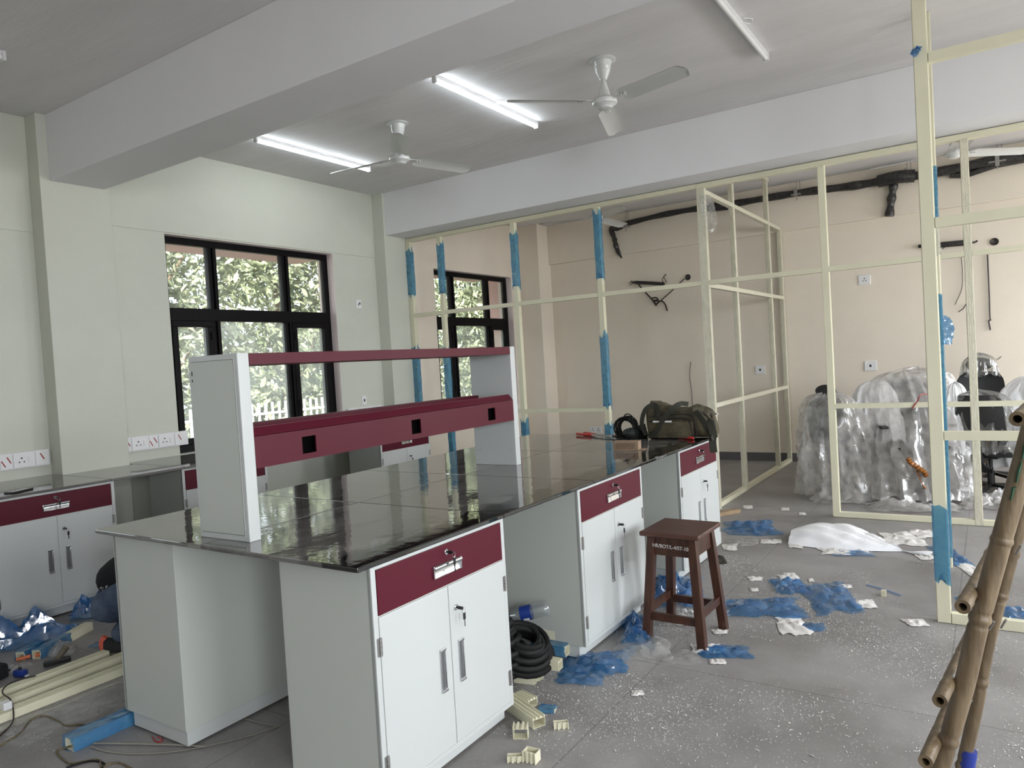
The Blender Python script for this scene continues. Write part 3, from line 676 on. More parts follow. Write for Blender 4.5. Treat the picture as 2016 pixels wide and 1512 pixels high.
# ------------------------------------------------------------------ cream partition frames
def crumple_sleeve(x0, x1, y0, y1, z0, z1, name, m, parent, seed, off=0.004, rag=0.05):
    """film wrapped around a post, torn at both ends"""
    n = max(6, int((z1-z0)/0.03)); per = 16; b = MB(); cx, cy = (x0+x1)/2, (y0+y1)/2
    hx, hy = (x1-x0)/2+off, (y1-y0)/2+off; rings = []
    pl = Vector(parent.location) if parent else Vector((0, 0, 0))
    for j in range(n+1):
        ring = []
        for k in range(per):
            q = (k % per)/per*4; s = int(q); f_ = q-s
            px, py = [(-hx+2*hx*f_, -hy), (hx, -hy+2*hy*f_), (hx-2*hx*f_, hy), (-hx, hy-2*hy*f_)][s]
            z = z0+(z1-z0)*j/n
            if j == 0: z += rag*(nz((k*0.7, seed, 0), 1.0)+0.2)
            if j == n: z += rag*nz((k*0.9, seed+5, 0), 1.0)
            e = 0.003*nz((px*20, py*20, z*9), 1.0, seed) + 0.0012*math.sin(z*20+k*0.785)
            l_ = math.hypot(px, py)
            ring.append(b.b.verts.new(Vector((cx+px*(1+e/l_), cy+py*(1+e/l_), z)) - pl))
        rings.append(ring)
    for j in range(n):
        for k in range(per): b.b.faces.new((rings[j][k], rings[j][(k+1) % per], rings[j+1][(k+1) % per], rings[j+1][k]))
    return b.build(name, m, parent, True)

def post_bm(x0, x1, y0, y1, z0, z1, pl, face='x'):
    """box section with grooves on the narrow sides"""
    b = MB(); b.box(x0, x1, y0, y1, z0, z1, 0.0015)
    yc = (y0+y1)/2; xc = (x0+x1)/2
    if face == 'x':
        for dy in (-0.012, 0.0, 0.012): b.box(x1, x1+0.0025, yc+dy-0.004, yc+dy+0.004, z0, z1); b.box(x0-0.0025, x0, yc+dy-0.004, yc+dy+0.004, z0, z1)
    else:
        for dx in (-0.012, 0.0, 0.012): b.box(xc+dx-0.004, xc+dx+0.004, y0-0.0025, y0, z0, z1); b.box(xc+dx-0.004, xc+dx+0.004, y1, y1+0.0025, z0, z1)
    for v in b.b.verts: v.co -= pl
    return b
PY0, PY1 = 6.723, 6.775
pf = thing('partition_frame', 'long cream aluminium partition frame standing under the far beam', 'partition frame', (-2.2, 6.75, 0), 0, 'cream aluminium partition frames')
pl = Vector(pf.location)
posts = [(-5.855, -5.795, 0.002), (-5.375, -5.325, 0.002), (-4.345, -4.29, 0.002), (-3.325, -3.27, 0.002), (-2.252, -2.176, 0.002), (-1.19, -1.135, 0.002), (-0.150, -0.098, 0.002), (1.0, 1.052, 0.002), (2.2, 2.252, 0.002)]
for k, (a, c, z) in enumerate(posts):
    post_bm(a, c, PY0, PY1, z, 3.02, pl).build('post', M['cream_film'] if k in (4, 6) else M['cream'], pf)
def rail(x0, x1, z0, z1, par, pl, y0=PY0, y1=PY1, m='cream'):
    b = MB(); b.box(x0+0.001, x1-0.001, y0, y1, z0, z1, 0.0015)
    for v in b.b.verts: v.co -= pl
    return b.build('rail', M[m], par)
rail(-5.855, -2.252, 3.02, 3.064, pf, pl); rail(-2.252, 2.252, 3.015, 3.062, pf, pl)
for i in range(len(posts)-1): rail(posts[i][1], posts[i+1][0], 2.115, 2.158, pf, pl)
for i in (0, 1, 2, 5, 6, 7): rail(posts[i][1], posts[i+1][0], 0.94, 0.98, pf, pl)
rail(-1.135, -0.150, 0.002, 0.045, pf, pl); rail(-0.098, 1.0, 0.002, 0.045, pf, pl); rail(1.052, 2.2, 0.002, 0.045, pf, pl)
for i in (0, 1, 2, 3): rail(posts[i][1], posts[i+1][0], 0.002, 0.045, pf, pl)
for k, (i, z0, z1) in enumerate(((0, 2.36, 2.92), (0, 0.9, 1.75), (1, 2.33, 2.94), (1, 0.35, 1.72), (2, 2.30, 2.92), (2, 0.3, 0.86), (3, 2.27, 2.955), (3, 0.97, 1.73), (3, 0.4, 0.82))):
    a, c, _ = posts[i]
    crumple_sleeve(a, c, PY0, PY1, z0, z1, 'blue_film_wrap', M['bluewrap'], pf, 3.1*k+1, off=0.006, rag=0.10)
# return frame going back to the far wall
rf = thing('partition_frame', 'cream aluminium partition frame running back to the far wall', 'partition frame', (-2.22, 8.3, 0), 0, 'cream aluminium partition frames')
pl = Vector(rf.location); X0, X1 = -2.252, -2.20
ry = [(7.72, 7.775), (9.17, 9.222), (9.775, 9.83)]
for a, c in ry: post_bm(X0, X1, a, c, 0.002, 2.98 if a > 9.5 else 3.52, pl, 'y').build('post', M['cream_film'], rf)
ends = [6.78, 7.72, 7.775, 9.17, 9.222, 9.775]
for k in range(3):
    for z0 in (2.98, 2.10, 0.955, 0.002):
        if z0 == 2.98 and False: continue
        a, c = ends[2*k], ends[2*k+1]
        b = MB(); b.box(X0, X1, a+0.001, c-0.001, z0, z0+0.043, 0.0015)
        for v in b.b.verts: v.co -= pl
        b.build('rail', M['cream_film'] if z0 > 0.5 else M['cream'], rf)
b = MB(); b.box(X0, X1, 7.72, 9.30, 3.52, 3.562, 0.0015)
for v in b.b.verts: v.co -= pl
b.build('rail', M['cream_film'], rf)
# near frame at right
nf = thing('partition_frame', 'nearest cream aluminium frame at the right, wrapped in blue film', 'partition frame', (0.3, 4.39, 0), 0, 'cream aluminium partition frames')
pl = Vector(nf.location); NY0, NY1 = 4.36, 4.405
post_bm(-0.283, -0.222, NY0, NY1, 0.002, CZ-0.002, pl).build('post', M['cream'], nf)
post_bm(1.30, 1.36, NY0, NY1, 0.002, CZ-0.002, pl).build('post', M['cream'], nf)
post_bm(2.80, 2.86, NY0, NY1, 0.002, CZ-0.002, pl).build('post', M['cream'], nf)
for z0, z1 in ((2.905, 2.955), (2.062, 2.115), (0.964, 1.010), (0.002, 0.055)):
    for a, c in ((-0.2195, 1.2975), (1.3625, 2.7975)): rail(a, c, z0, z1, nf, pl, NY0, NY1)
crumple_sleeve(-0.283, -0.222, NY0, NY1, 0.20, 0.62, 'blue_film_wrap', M['bluewrap'], nf, 2.0, off=0.006, rag=0.12)
crumple_sleeve(0.25, 0.95, NY0, NY1, -0.0, 0.058, 'blue_film_wrap', M['bluewrap'], nf, 9.0, off=0.003, rag=0.0) if False else None
q = on_z(1875, 1119, 0)
jf = thing('door_jamb', 'cream aluminium jamb with a long blue film strip, just behind the nearest post', 'door jamb', (q.x, q.y, 0))
pl = Vector((q.x, q.y, 0)); JX0, JX1, JY0, JY1 = q.x-0.062, q.x, q.y, q.y+0.045
post_bm(JX0, JX1, JY0, JY1, 0.002, CZ-0.002, pl).build('post', M['cream'], jf)
for pa, pb, sd in ((1100, 580, 1.0), (425, 325, 2.0)):
    za, zb = on_y(1870, pa, JY0).z, on_y(1848, pb, JY0).z
    crumple_sleeve(JX0, JX1, JY0, JY1, za, zb, 'blue_film_wrap', M['bluewrap'], jf, sd, off=0.005, rag=0.02)
za, zb = on_y(1850, 508, JY0).z, on_y(1850, 448, JY0).z
crumple_sleeve(JX0, JX1, JY0, JY1, za, zb, 'clear_film_wrap', M['clearfilm'], jf, 6.0, off=0.008, rag=0.06)

# ------------------------------------------------------------------ pipes, cables and plates on the walls
PW = YB-0.05      # face of the plaster band
def W(px, py, d=0.0): return on_y(px, py, YB-d)
pts = [W(1222, 443, .13), W(1300, 424, .13), W(1372, 411, .13), W(1440, 402, .13), W(1520, 388, .13), W(1600, 376, .13), W(1680, 366, .13), W(1745, 355, .13), W(1850, 338, .13), W(1960, 315, .13), W(2060, 298, .13)]
pr = thing('insulated_pipe', 'long black wrapped pipe clamped below the ceiling along the far wall', 'pipe', tuple(pts[0]))
L0 = Vector(pts[0])
sp = smooth_path([p-L0 for p in pts], 5)
MB().tube(sp, [0.036+0.022*i/len(sp)+0.005*math.sin(i*1.3) for i in range(len(sp))], 12).build('pipe', M['pipe'], pr, True)
MB().tube(smooth_path([W(1395, 408, .14)-L0, W(1415, 407, .17)-L0, W(1440, 404, .14)-L0]), 0.058, 12).build('insulation_joint', M['pipe'], pr, True)
MB().tube(smooth_path([W(1730, 357, .15)-L0, W(1765, 349, .19)-L0, W(1800, 346, .16)-L0]), 0.075, 12).build('insulation_joint', M['pipe'], pr, True)
MB().tube([p-L0 for p in (W(1870, 345, .10), W(1900, 345, .1), W(1960, 325, .1), W(2060, 306, .1))], 0.035, 10).build('pipe', M['pipe'], pr, True)
for px, py in ((1232, 442), (1568, 379), (1785, 344), (1963, 314)):
    p = W(px, py, .15)-L0; s_ = 0.055 if px < 1700 else 0.08
    b = MB(); b.box(p.x-s_, p.x+s_, p.y-0.05, p.y+0.03, p.z-0.035, p.z-0.02); b.box(p.x-0.02, p.x+0.02, p.y-0.06, p.y-0.05, p.z-s_, p.z+s_*0.8)
    b.tube([(p.x, p.y, p.z-0.1), (p.x+0.01, p.y, CZ-L0.z)], 0.006, 6); b.tube([(p.x+0.045, p.y, p.z-0.06), (p.x+0.045, p.y, CZ-L0.z)], 0.005, 6)
    b.build('hanger_clamp', M['steel'], pr)
def wall_item(nm, label, cat, b, m, origin, smooth=True):
    for v in b.b.verts: v.co -= origin
    o = b.build(nm, m, None, smooth, loc=origin); return tag(o, label, cat)
b = MB(); P = [W(1226, 446, .12), W(1212, 448, .12), W(1203, 452, .10), W(1209, 468, .085), W(1213, 484, .085), W(1217, 496, .085), W(1224, 508, .085)]
b.tube(smooth_path(P, 4), [0.03, 0.04, 0.045, 0.055, 0.05, 0.04, 0.038, 0.04, 0.036, 0.036, 0.04, 0.036, 0.03, 0.04, 0.03, 0.036, 0.04, 0.035, 0.03, 0.034, 0.03, 0.028, 0.02, 0.015, 0.01][:25], 10)
wall_item('wrapped_pipe', 'short black wrapped pipe branch dropping down the far wall near the left fan', 'pipe', b, M['pipe'], P[3])
b = MB(); P = [W(1760, 362, .12), W(1757, 380, .11), W(1754, 400, .10), W(1751, 426, .10)]
b.tube(smooth_path(P, 5), [0.045+0.008*math.sin(i) for i in range(16)], 10)
wall_item('wrapped_pipe', 'thick black wrapped pipe stub hanging from the ceiling pipe, middle of the far wall', 'pipe', b, M['pipe'], P[1])
b = MB(); P = [W(1250, 556, .04), W(1275, 557, .05), W(1308, 559, .04)]; b.tube(P, 0.025, 10)
for k in range(6): b.tube([P[0], P[0]+Vector((-0.05-0.01*k, 0, 0.04*math.sin(k*1.3)))], 0.004, 5)
wall_item('wrapped_pipe', 'short black pipe stub with frayed ends lying across the far wall', 'pipe', b, M['pipe'], P[1])
b = MB(); b.tube(smooth_path([W(1308, 559, .05), W(1304, 550, .06), W(1311, 540, .05), W(1307, 545, .04), W(1312, 556, .05)]), 0.006, 6)
wall_item('cable', 'small bundle of thin pale wires sticking up from a pipe stub', 'cable', b, M['rope'], W(1308, 550, .04))
b = MB(); b.tube(smooth_path([W(1257, 560, .04), W(1270, 575, .03), W(1284, 590, .03), W(1292, 602, .03), W(1288, 594, .04), W(1283, 588, .03), W(1292, 586, .05), W(1297, 594, .03), W(1291, 600, .05), W(1298, 594, .04), W(1304, 593, .03), W(1310, 600, .02), W(1314, 612, .02)], 5), 0.010, 7)
b.tube(smooth_path([W(1301, 592, .03), W(1320, 575, .03), W(1347, 549, .02)]), 0.007, 6)
b.lathe([(0.03*1.2, 0), (0.05, 0.01), (0.03, 0.02)], tuple(W(1291, 593, .05)), 12)
wall_item('cable', 'looped dark cable tangled on the far wall below a pipe stub', 'cable', b, M['wire'], W(1290, 590, .03))
for px, py, lab in ((1355, 546, 'dark round pipe hole in the far wall next to the looped cable'), (1958, 476, 'dark round pipe hole in the far wall at the right')):
    p = W(px, py, 0.0); b = MB()
    m = Matrix.Translation(p) @ Matrix.Rotation(PI/2, 4, 'X')
    b.lathe([(0.0, 0.0), (0.032, 0.004), (0.042, 0.016), (0.034, 0.026), (0.02, 0.012), (0.0, 0.010)], (0, 0, 0), 14, m)
    wall_item('pipe_sleeve', lab, 'pipe', b, M['pipe'], p)
b = MB(); b.tube([W(1808, 485, .06), W(1830, 484, .07), W(1900, 478, .07), W(1912, 477, .06)], [0.02, 0.032, 0.034, 0.03], 10)
b.tube(smooth_path([W(1905, 478, .06), W(1918, 477, .05), W(1924, 474, .04)]), 0.012, 6); b.tube([W(1855, 490, .08), W(1872, 478, .1), W(1888, 476, .09)], 0.005, 5)
wall_item('wrapped_pipe', 'black pipe stub with loose wires on the far wall behind the nearest post', 'pipe', b, M['pipe'], W(1860, 480, .06))
for nm, lab, P, r in (('cable', 'thin black cable hanging down the far wall, knotted near its end', [(1944, 495), (1946, 540), (1948, 590), (1949, 625), (1951, 630), (1947, 632), (1950, 650)], 0.008),
                      ('cable', 'thin dark cable hanging beside the right cream post', [(1892, 500), (1895, 540), (1893, 570), (1880, 600)], 0.004),
                      ('cable', 'very short dark cable end curling from the far wall', [(1902, 598), (1896, 608), (1887, 614)], 0.005),
                      ('cable', 'thin wire sticking up above the olive bag', [(1360, 712), (1358, 740), (1362, 775), (1363, 800)], 0.004)):
    b = MB(); b.tube(smooth_path([W(x, y, .02) for x, y in P], 4), r, 6)
    wall_item(nm, lab, 'cable', b, M['wire'], W(*P[0], .02))
b = MB(); b.tube([W(1963, 708, .01), W(1966, 706, .06), W(1971, 702, .10)], 0.007, 6)
wall_item('hook', 'small bent metal hook on the far wall above the chairs', 'hook', b, M['steel'], W(1965, 706, .01))

def socket_plate(px, py, wd, ht, label, kind, wall='back', group=None):
    p = on_y(px, py, YB) if wall == 'back' else on_x(px, py, WX)
    t = thing('wall_socket', label, 'socket', tuple(p), 0 if wall == 'back' else R(90), group)     # local: face towards -y
    MB().box(-wd/2, wd/2, -0.012, -0.0005, -ht/2, ht/2, 0.003).build('plate', M['plate'], t)
    n = 2 if kind == 'double' else 1
    for i in range(n):
        ox = 0 if n == 1 else (-wd/4 + i*wd/2)
        if kind == 'data': MB().box(ox-0.011, ox+0.011, -0.0145, -0.012, -0.014, 0.014, 0.001).build('port', M['black'], t)
        elif kind == 'bare':
            b = MB()
            for k in range(5): b.tube([(0.01*math.sin(k*2), -0.012, 0.0), (0.02*math.sin(k*2.2), -0.03, 0.02*math.cos(k*1.7))], 0.003, 5)
            b.build('wires', M['wire'], t)
        else:
            b = MB()
            for dx, dz, r in ((0, 0.016, 0.006), (-0.015, -0.012, 0.005), (0.015, -0.012, 0.005)):
                b.box(ox+dx-r, ox+dx+r, -0.0135, -0.012, dz-r*1.2, dz+r*1.2)
            b.build('pin_hole', M['black'], t); 
    return t
for o in (): pass
socket_plate(1702, 551, 0.135, 0.12, 'white three pin socket high on the far wall', 'pin')
socket_plate(1714, 720, 0.135, 0.12, 'white data socket on the far wall above the wrapped chairs', 'data')
socket_plate(1497, 728, 0.125, 0.12, 'white data socket on the far wall seen through the return frame', 'data')
socket_plate(1173, 846, 0.20, 0.10, 'white double socket low on the far wall at worktop height', 'double')
socket_plate(705, 599, 0.085, 0.10, 'white wall plate with bare wires beside the near window', 'bare', 'left')
socket_plate(716, 788, 0.075, 0.10, 'white data socket on the window wall below the bare wire plate', 'data', 'left')

def trunking(y0, y1, z0, z1, pattern, label):
    t = thing('socket_trunking', label, 'trunking', (WX, y0, z0), 0, 'white socket trunking on the window wall')
    H = z1-z0
    MB().box(0.0005, 0.035, 0, y1-y0, 0, H, 0.003).build('trunk', M['plate'], t)
    y = 0.01
    for c in pattern:
        if c == 's':
            p = MB().box(0.035, 0.043, y, y+0.145, 0.008, H-0.008, 0.003).build('socket', M['plate'], t)
            b = MB()
            for dy, dz, r in ((0, 0.016, 0.0055), (-0.016, -0.012, 0.0045), (0.016, -0.012, 0.0045)): b.box(0.043, 0.0445, y+0.055+dy-r, y+0.055+dy+r, H/2+dz-r, H/2+dz+r)
            b.build('pin_hole', M['black'], p)
            MB().box(0.043, 0.048, y+0.098, y+0.122, H/2-0.022, H/2+0.022, 0.002).build('switch', M['plate'], p)
            y += 0.150
        else:
            p = MB().box(0.035, 0.041, y, y+0.078, 0.008, H-0.008, 0.002).build('blank_plate', M['plate'], t)
            for dy in ((0.018, 0.055) if c == 'b' else (0.045,)):
                m = Matrix.Translation((0.0415, y+dy, H/2+(0.012 if dy > 0.03 else -0.012))) @ Matrix.Rotation(R(28), 4, 'X')
                MB().box(0, 0.0006, -0.004, 0.004, -0.026, 0.026, 0, m).build('red_mark', M['redmark'], p)
            y += 0.083
trunking(1.93, 2.655, 0.935, 1.055, 'sbsbsc', 'white socket trunking at the far left beside the pillar')
trunking(3.20, 3.79, 0.945, 1.068, 'sbsbc', 'white socket trunking between the pillar and the near window') if False else None
trunking(3.195, 3.80, 0.945, 1.068, 'bsbsc', 'white socket trunking between the pillar and the near window')
trunking(5.75, 6.30, 0.985, 1.095, 'sbs', 'white socket trunking right of the near window, half hidden by the shelf')

# ------------------------------------------------------------------ things on the worktops
p = on_z(40, 968, 0.857)
ph = thing('phone', 'black mobile phone lying on the window worktop at the far left', 'phone', (p.x-0.02, p.y, 0.857), R(25))
MB().box(-0.038, 0.038, -0.078, 0.078, 0.0005, 0.009, 0.003).build('body', M['black'], ph)
MB().box(-0.034, 0.034, -0.073, 0.073, 0.009, 0.0098, 0.0).build('screen', M['screen'], ph)

# olive duffel bag
bg_ = thing('duffel_bag', 'slumped olive canvas duffel bag on the far end of the granite island', 'bag', (-1.90, 5.105, TOP), R(2))
def bagp(u, v, k=1.0):
    a = 2*PI*u; c, s_ = math.cos(a), math.sin(a); e = 0.62
    cx = math.copysign(abs(c)**e, c); sz = math.copysign(abs(s_)**e, s_)
    x = -0.265+0.53*v
    endf = min(1, (min(v, 1-v)/0.09))**0.5 if min(v, 1-v) < 0.09 else 1.0
    h = (0.118 + 0.010*math.sin(v*7+1) - 0.050*max(0, v-0.70)/0.30 ) * (0.55+0.45*endf)
    d = (0.115 + 0.01*math.sin(v*9)) * (0.5+0.5*endf)
    q = Vector((x, cx*d, 0.005+h+sz*h))
    q.x += 0.03*(1-endf)*math.copysign(1, v-0.5)*-1
    if sz > 0.3: q.z += 0.022*nz(q, 9) + 0.012*nz(q, 22)
    q.y += 0.02*nz(q, 10, 3); q.x += 0.012*nz(q, 12, 5)
    q.z = max(q.z, 0.004)
    return q
b = MB(); b.grid(lambda u, v: bagp(u, v), 56, 60, True)
vs = list(b.b.verts); bmesh.ops.holes_fill(b.b, edges=b.b.edges[:], sides=60)
b.build('body', M['bagcloth'], bg_, True)
def bagfront(x, z): return Vector((x, -0.135-0.012*math.sin(z*20), z))
for nm, P, r, mm in (('zipper', [(-0.20, 0.135), (-0.05, 0.15), (0.06, 0.152), (0.10, 0.13), (0.12, 0.05), (0.13, 0.01)], 0.004, 'black'), ('zipper', [(-0.20, 0.165), (0.0, 0.18), (0.10, 0.175), (0.135, 0.13), (0.15, 0.02)], 0.0035, 'black')):
    MB().tube(smooth_path([bagfront(*p) for p in P]), r, 6).build(nm, M[mm], bg_, True)
MB().box(-0.17, -0.03, -0.150, -0.146, 0.125, 0.137).build('zip_tag', M['plate'], bg_)
pk = MB(); pk.grid(lambda u, v: Vector((-0.22+0.34*u, -0.128-0.022*math.sin(PI*min(1, max(0, u)))**0.4*math.sin(PI*(0.15+0.75*v))**0.5+0.006*nz((u*5, v*5, 0)), 0.012+0.118*v)), 24, 14); pk.build('front_pocket', M['bagcloth'], bg_, True)
def ribbon(P, wd, nm, m, par, up=(0, -1, 0), n=7):
    pts = smooth_path(P, n); b = MB(); rows = []
    for i, p in enumerate(pts):
        d = (pts[min(i+1, len(pts)-1)]-pts[max(i-1, 0)]).normalized(); s_ = d.cross(Vector(up))
        s_ = s_.normalized() if s_.length > 1e-4 else Vector((1, 0, 0)); t_ = s_.cross(d)*0.0016
        rows.append([b.b.verts.new(q) for q in (p-s_*wd/2-t_, p+s_*wd/2-t_, p+s_*wd/2+t_, p-s_*wd/2+t_)])
    for r0, r1 in zip(rows, rows[1:]):
        for k in range(4): b.b.faces.new((r0[k], r0[(k+1) % 4], r1[(k+1) % 4], r1[k]))
    b.b.faces.new(rows[0]); b.b.faces.new(rows[-1][::-1]); return b.build(nm, m, par, True)
ribbon([(-0.235, -0.13, 0.03), (-0.255, -0.15, 0.12), (-0.225, -0.14, 0.22), (-0.16, -0.12, 0.252), (-0.13, -0.135, 0.20), (-0.135, -0.145, 0.16)], 0.032, 'handle', M['strap'], bg_)
ribbon([(-0.21, -0.15, 0.02), (-0.15, -0.165, 0.05), (-0.09, -0.165, 0.14), (-0.03, -0.15, 0.215), (0.02, -0.10, 0.252), (0.06, -0.03, 0.245)], 0.034, 'handle', M['strap'], bg_)
ribbon([(0.14, -0.12, 0.20), (0.19, -0.135, 0.14), (0.24, -0.135, 0.05), (0.27, -0.10, 0.012)], 0.036, 'strap', M['strap'], bg_)
ribbon([(0.17, -0.02, 0.19), (0.24, -0.04, 0.14), (0.262, -0.10, 0.05), (0.268, -0.20, 0.012)], 0.034, 'strap', M['strap'], bg_, up=(1, 0, 0.3))
ribbon([(0.10, 0.05, 0.235), (0.2, 0.0, 0.185), (0.24, -0.08, 0.13)], 0.022, 'strap', M['bagcloth'], bg_, up=(0, 0, 1))
# loose strap hanging over the worktop edge
hs_ = ribbon([(0.17, -0.10, 0.17), (0.235, -0.13, 0.12), (0.265, -0.15, 0.05), (0.262, -0.165, -0.01), (0.268, -0.17, -0.085)], 0.05, 'shoulder_strap', M['strap'], bg_, up=(0.3, -1, 0))
MB().lathe([(0, 0), (0.012, 0), (0.012, 0.012), (0, 0.012)], (0.262, -0.03, 0.165), 10).build('buckle', M['steel'], bg_)

# power tool with its coiled cable
p = on_z(1243, 862, TOP)
pt = thing('power_tool', 'dark power tool wrapped in its own coiled black cable on the granite island', 'power tool', (p.x, p.y-0.02, TOP), R(0))
b = MB(); P = []
for k in range(7*18+1):
    a = k/18*2*PI; q = k/18
    r = 0.072+0.010*math.sin(q*2.1)+0.004*math.sin(q*5.3)
    P.append((r*math.cos(a)*1.05-0.02+0.006*math.sin(q*3), -0.06+0.014*q+0.01*math.sin(a*1.0+q), 0.082+r*math.sin(a)*0.98))
b.tube(P, 0.0066, 7); b.build('cable', M['rubber'], pt, True)
MB().tube(smooth_path([(-0.06, -0.03, 0.12), (0.0, -0.05, 0.185), (0.05, -0.05, 0.165), (0.07, -0.03, 0.09)]), 0.0045, 6).build('cable', M['rubber'], pt, True)
mm = Matrix.Translation((0.02, -0.15, 0.06)) @ Matrix.Rotation(R(-100), 4, 'X') @ Matrix.Rotation(R(12), 4, 'Y')
MB().lathe([(0, 0), (0.013, 0), (0.015, 0.01), (0.012, 0.014), (0.024, 0.018), (0.026, 0.034), (0.021, 0.038), (0.033, 0.044), (0.036, 0.062), (0.03, 0.068), (0.040, 0.075), (0.045, 0.12), (0.045, 0.24), (0, 0.24)], (0, 0, 0), 20, mm).build('body', M['darkgreen'], pt, True)
MB().tube(smooth_path([(0.05, 0.0, 0.075), (0.11, -0.02, 0.08), (0.125, -0.03, 0.06)]), [0.024]*13, 10).build('grip', M['darkgreen'], pt, True)
MB().tube(smooth_path([(0.03, 0.02, 0.012), (0.10, -0.04, 0.012), (0.13, 0.0, 0.03), (0.10, 0.05, 0.10)]), 0.006, 7).build('cable', M['rubber'], pt, True)
MB().tube(smooth_path([(-0.03, -0.05, 0.012), (-0.10, -0.03, 0.012), (-0.06, 0.03, 0.014), (0.03, 0.02, 0.014)]), 0.010, 7).build('cable', M['rubber'], pt, True)

p = on_z(1165, 859, TOP)
cu = thing('bolt_cutter', 'red handled steel cutting tool lying on the granite island', 'hand tool', (p.x, p.y, TOP), R(-28))
for s_ in (-1, 1):
    MB().tube(smooth_path([(-0.155, s_*0.036, 0.014), (-0.05, s_*0.030, 0.014), (0.03, s_*0.016, 0.014)]), [0.012]*6+[0.011]*6+[0.009], 9, flat=0.9).build('grip', M['red'], cu, True)
    MB().obox((0.02, s_*0.018, 0.014), (0.24, s_*0.006, 0.016), 0.014, 0.010, 0.002).build('arm', M['steel'], cu)
MB().box(0.22, 0.29, -0.024, 0.024, 0.006, 0.026, 0.006).build('jaw', M['steel'], cu)
p = on_z(1233, 887, TOP)
cb = thing('small_carton', 'small brown printed cardboard carton in front of the power tool', 'box', (p.x-0.01, p.y+0.03, TOP), R(10))
MB().box(-0.085, 0.085, -0.03, 0.055, 0.0005, 0.058, 0.001).build('carton', M['card'], cb)
b = MB()
b.box(-0.075, 0.075, -0.0312, -0.0305, 0.008, 0.0092).box(-0.075, 0.075, -0.0312, -0.0305, 0.0468, 0.048).box(-0.075, -0.0738, -0.0312, -0.0305, 0.008, 0.048).box(0.0738, 0.075, -0.0312, -0.0305, 0.008, 0.048)
rnd = random.Random(3)
for r_ in range(5):
    x = -0.066
    while x < 0.06:
        L_ = rnd.uniform(0.005, 0.018); b.box(x, min(x+L_, 0.066), -0.0312, -0.0305, 0.013+r_*0.0068, 0.0165+r_*0.0068); x += L_+0.003
b.build('printed_panel', M['print'], cb)
MB().box(0.085, 0.125, -0.025, 0.05, 0.001, 0.0035).build('flap', M['card'], cb)
p0, p1 = on_z(1311, 862, TOP), on_z(1366, 866, TOP)
sd = thing('screwdriver', 'red handled screwdriver on the worktop in front of the olive bag', 'screwdriver', tuple(p0)); d = p1-p0
MB().tube([(0, 0, 0.011), tuple(d*0.46+Vector((0, 0, 0.011)))], 0.0032, 8).build('shaft', M['chrome'], sd, True)
q0, q1 = d*0.45, d
MB().tube([q0+Vector((0, 0, .012)), q0+(q1-q0)*0.1+Vector((0, 0, .012)), q0+(q1-q0)*0.2+Vector((0, 0, .012)), q0+(q1-q0)*0.9+Vector((0, 0, .012)), q1+Vector((0, 0, .012))], [0.006, 0.011, 0.0095, 0.0115, 0.008], 8).build('handle', M['red'], sd)

# ------------------------------------------------------------------ bamboo ladder
def bamboo(P, r, node_gap, seed, nm, par, hollow=False):
    pts = smooth_path(P, 14 if hollow else 70); b = MB(); rr = []; acc = 0; nxt = 0.12+0.05*seed
    for i, p in enumerate(pts):
        if i: acc += (pts[i]-pts[i-1]).length
        k = abs(((acc-nxt) % node_gap)); k = min(k, node_gap-k)
        rr.append(r*(1+0.15*max(0, 1-k/0.010)-0.10*max(0, 1-abs(k-0.016)/0.008)) * (1+0.02*math.sin(acc*9+seed)))
    b.tube(pts, rr, 16, not hollow)
    if hollow:
        n = len(pts); d = (pts[1]-pts[0]).normalized()
        b.tube([pts[0], pts[0]+d*0.06], r*0.55, 14, False); b.tube([pts[-1], pts[-1]-d*0.06], r*0.55, 14, False)
        for e, dd in ((pts[0], d), (pts[-1], d)):
            a = dd.cross(Vector((0, 0, 1))).normalized(); u = a.cross(dd)
            o_ = [b.b.verts.new(e+a*math.cos(2*PI*k/16)*r*1.0+u*math.sin(2*PI*k/16)*r*1.0) for k in range(16)]
            i_ = [b.b.verts.new(e+a*math.cos(2*PI*k/16)*r*.55+u*math.sin(2*PI*k/16)*r*.55) for k in range(16)]
            for k in range(16): b.b.faces.new((o_[k], o_[(k+1) % 16], i_[(k+1) % 16], i_[k]))
    return b.build(nm, M['bamboo'], par, True)
Y1, Y2 = 2.07, 2.47
A = [on_y(x, y, Y1) for x, y in ((1880, 1415), (1926, 1230), (1979, 1037), (2009, 930))]
dv = (A[0]-A[1])*1.0; dv.x -= 0.012; A = [A[0]+dv*(A[0].z/(-dv.z)) if dv.z else A[0]] + A
A[0].z = 0.01
top1 = A[-1] + (A[-1]-A[-3]).normalized()*2.1; A.append(top1)
B = [on_y(x, y, Y2) for x, y in ((1918, 1409), (1945, 1264), (1979, 1138), (2003, 1051))]
dv = B[0]-B[2]; B = [B[0]+dv*(B[0].z/(-dv.z))] + B; B[0].z = 0.01
B.append(B[-1] + (B[-1]-B[-3]).normalized()*2.2)
ld = thing('bamboo_ladder', 'bamboo pole ladder with round rungs leaning at the right edge', 'ladder', (A[0].x, A[0].y, 0))
lo = Vector(ld.location)
bamboo([p-lo for p in A], 0.0225, 0.33, 1, 'rail', ld); rb = bamboo([p-lo for p in B], 0.0185, 0.27, 2, 'rail', ld)
rungs = [(1895, 1195), (1850, 1380), (2003, 825), (1822, 1500)]
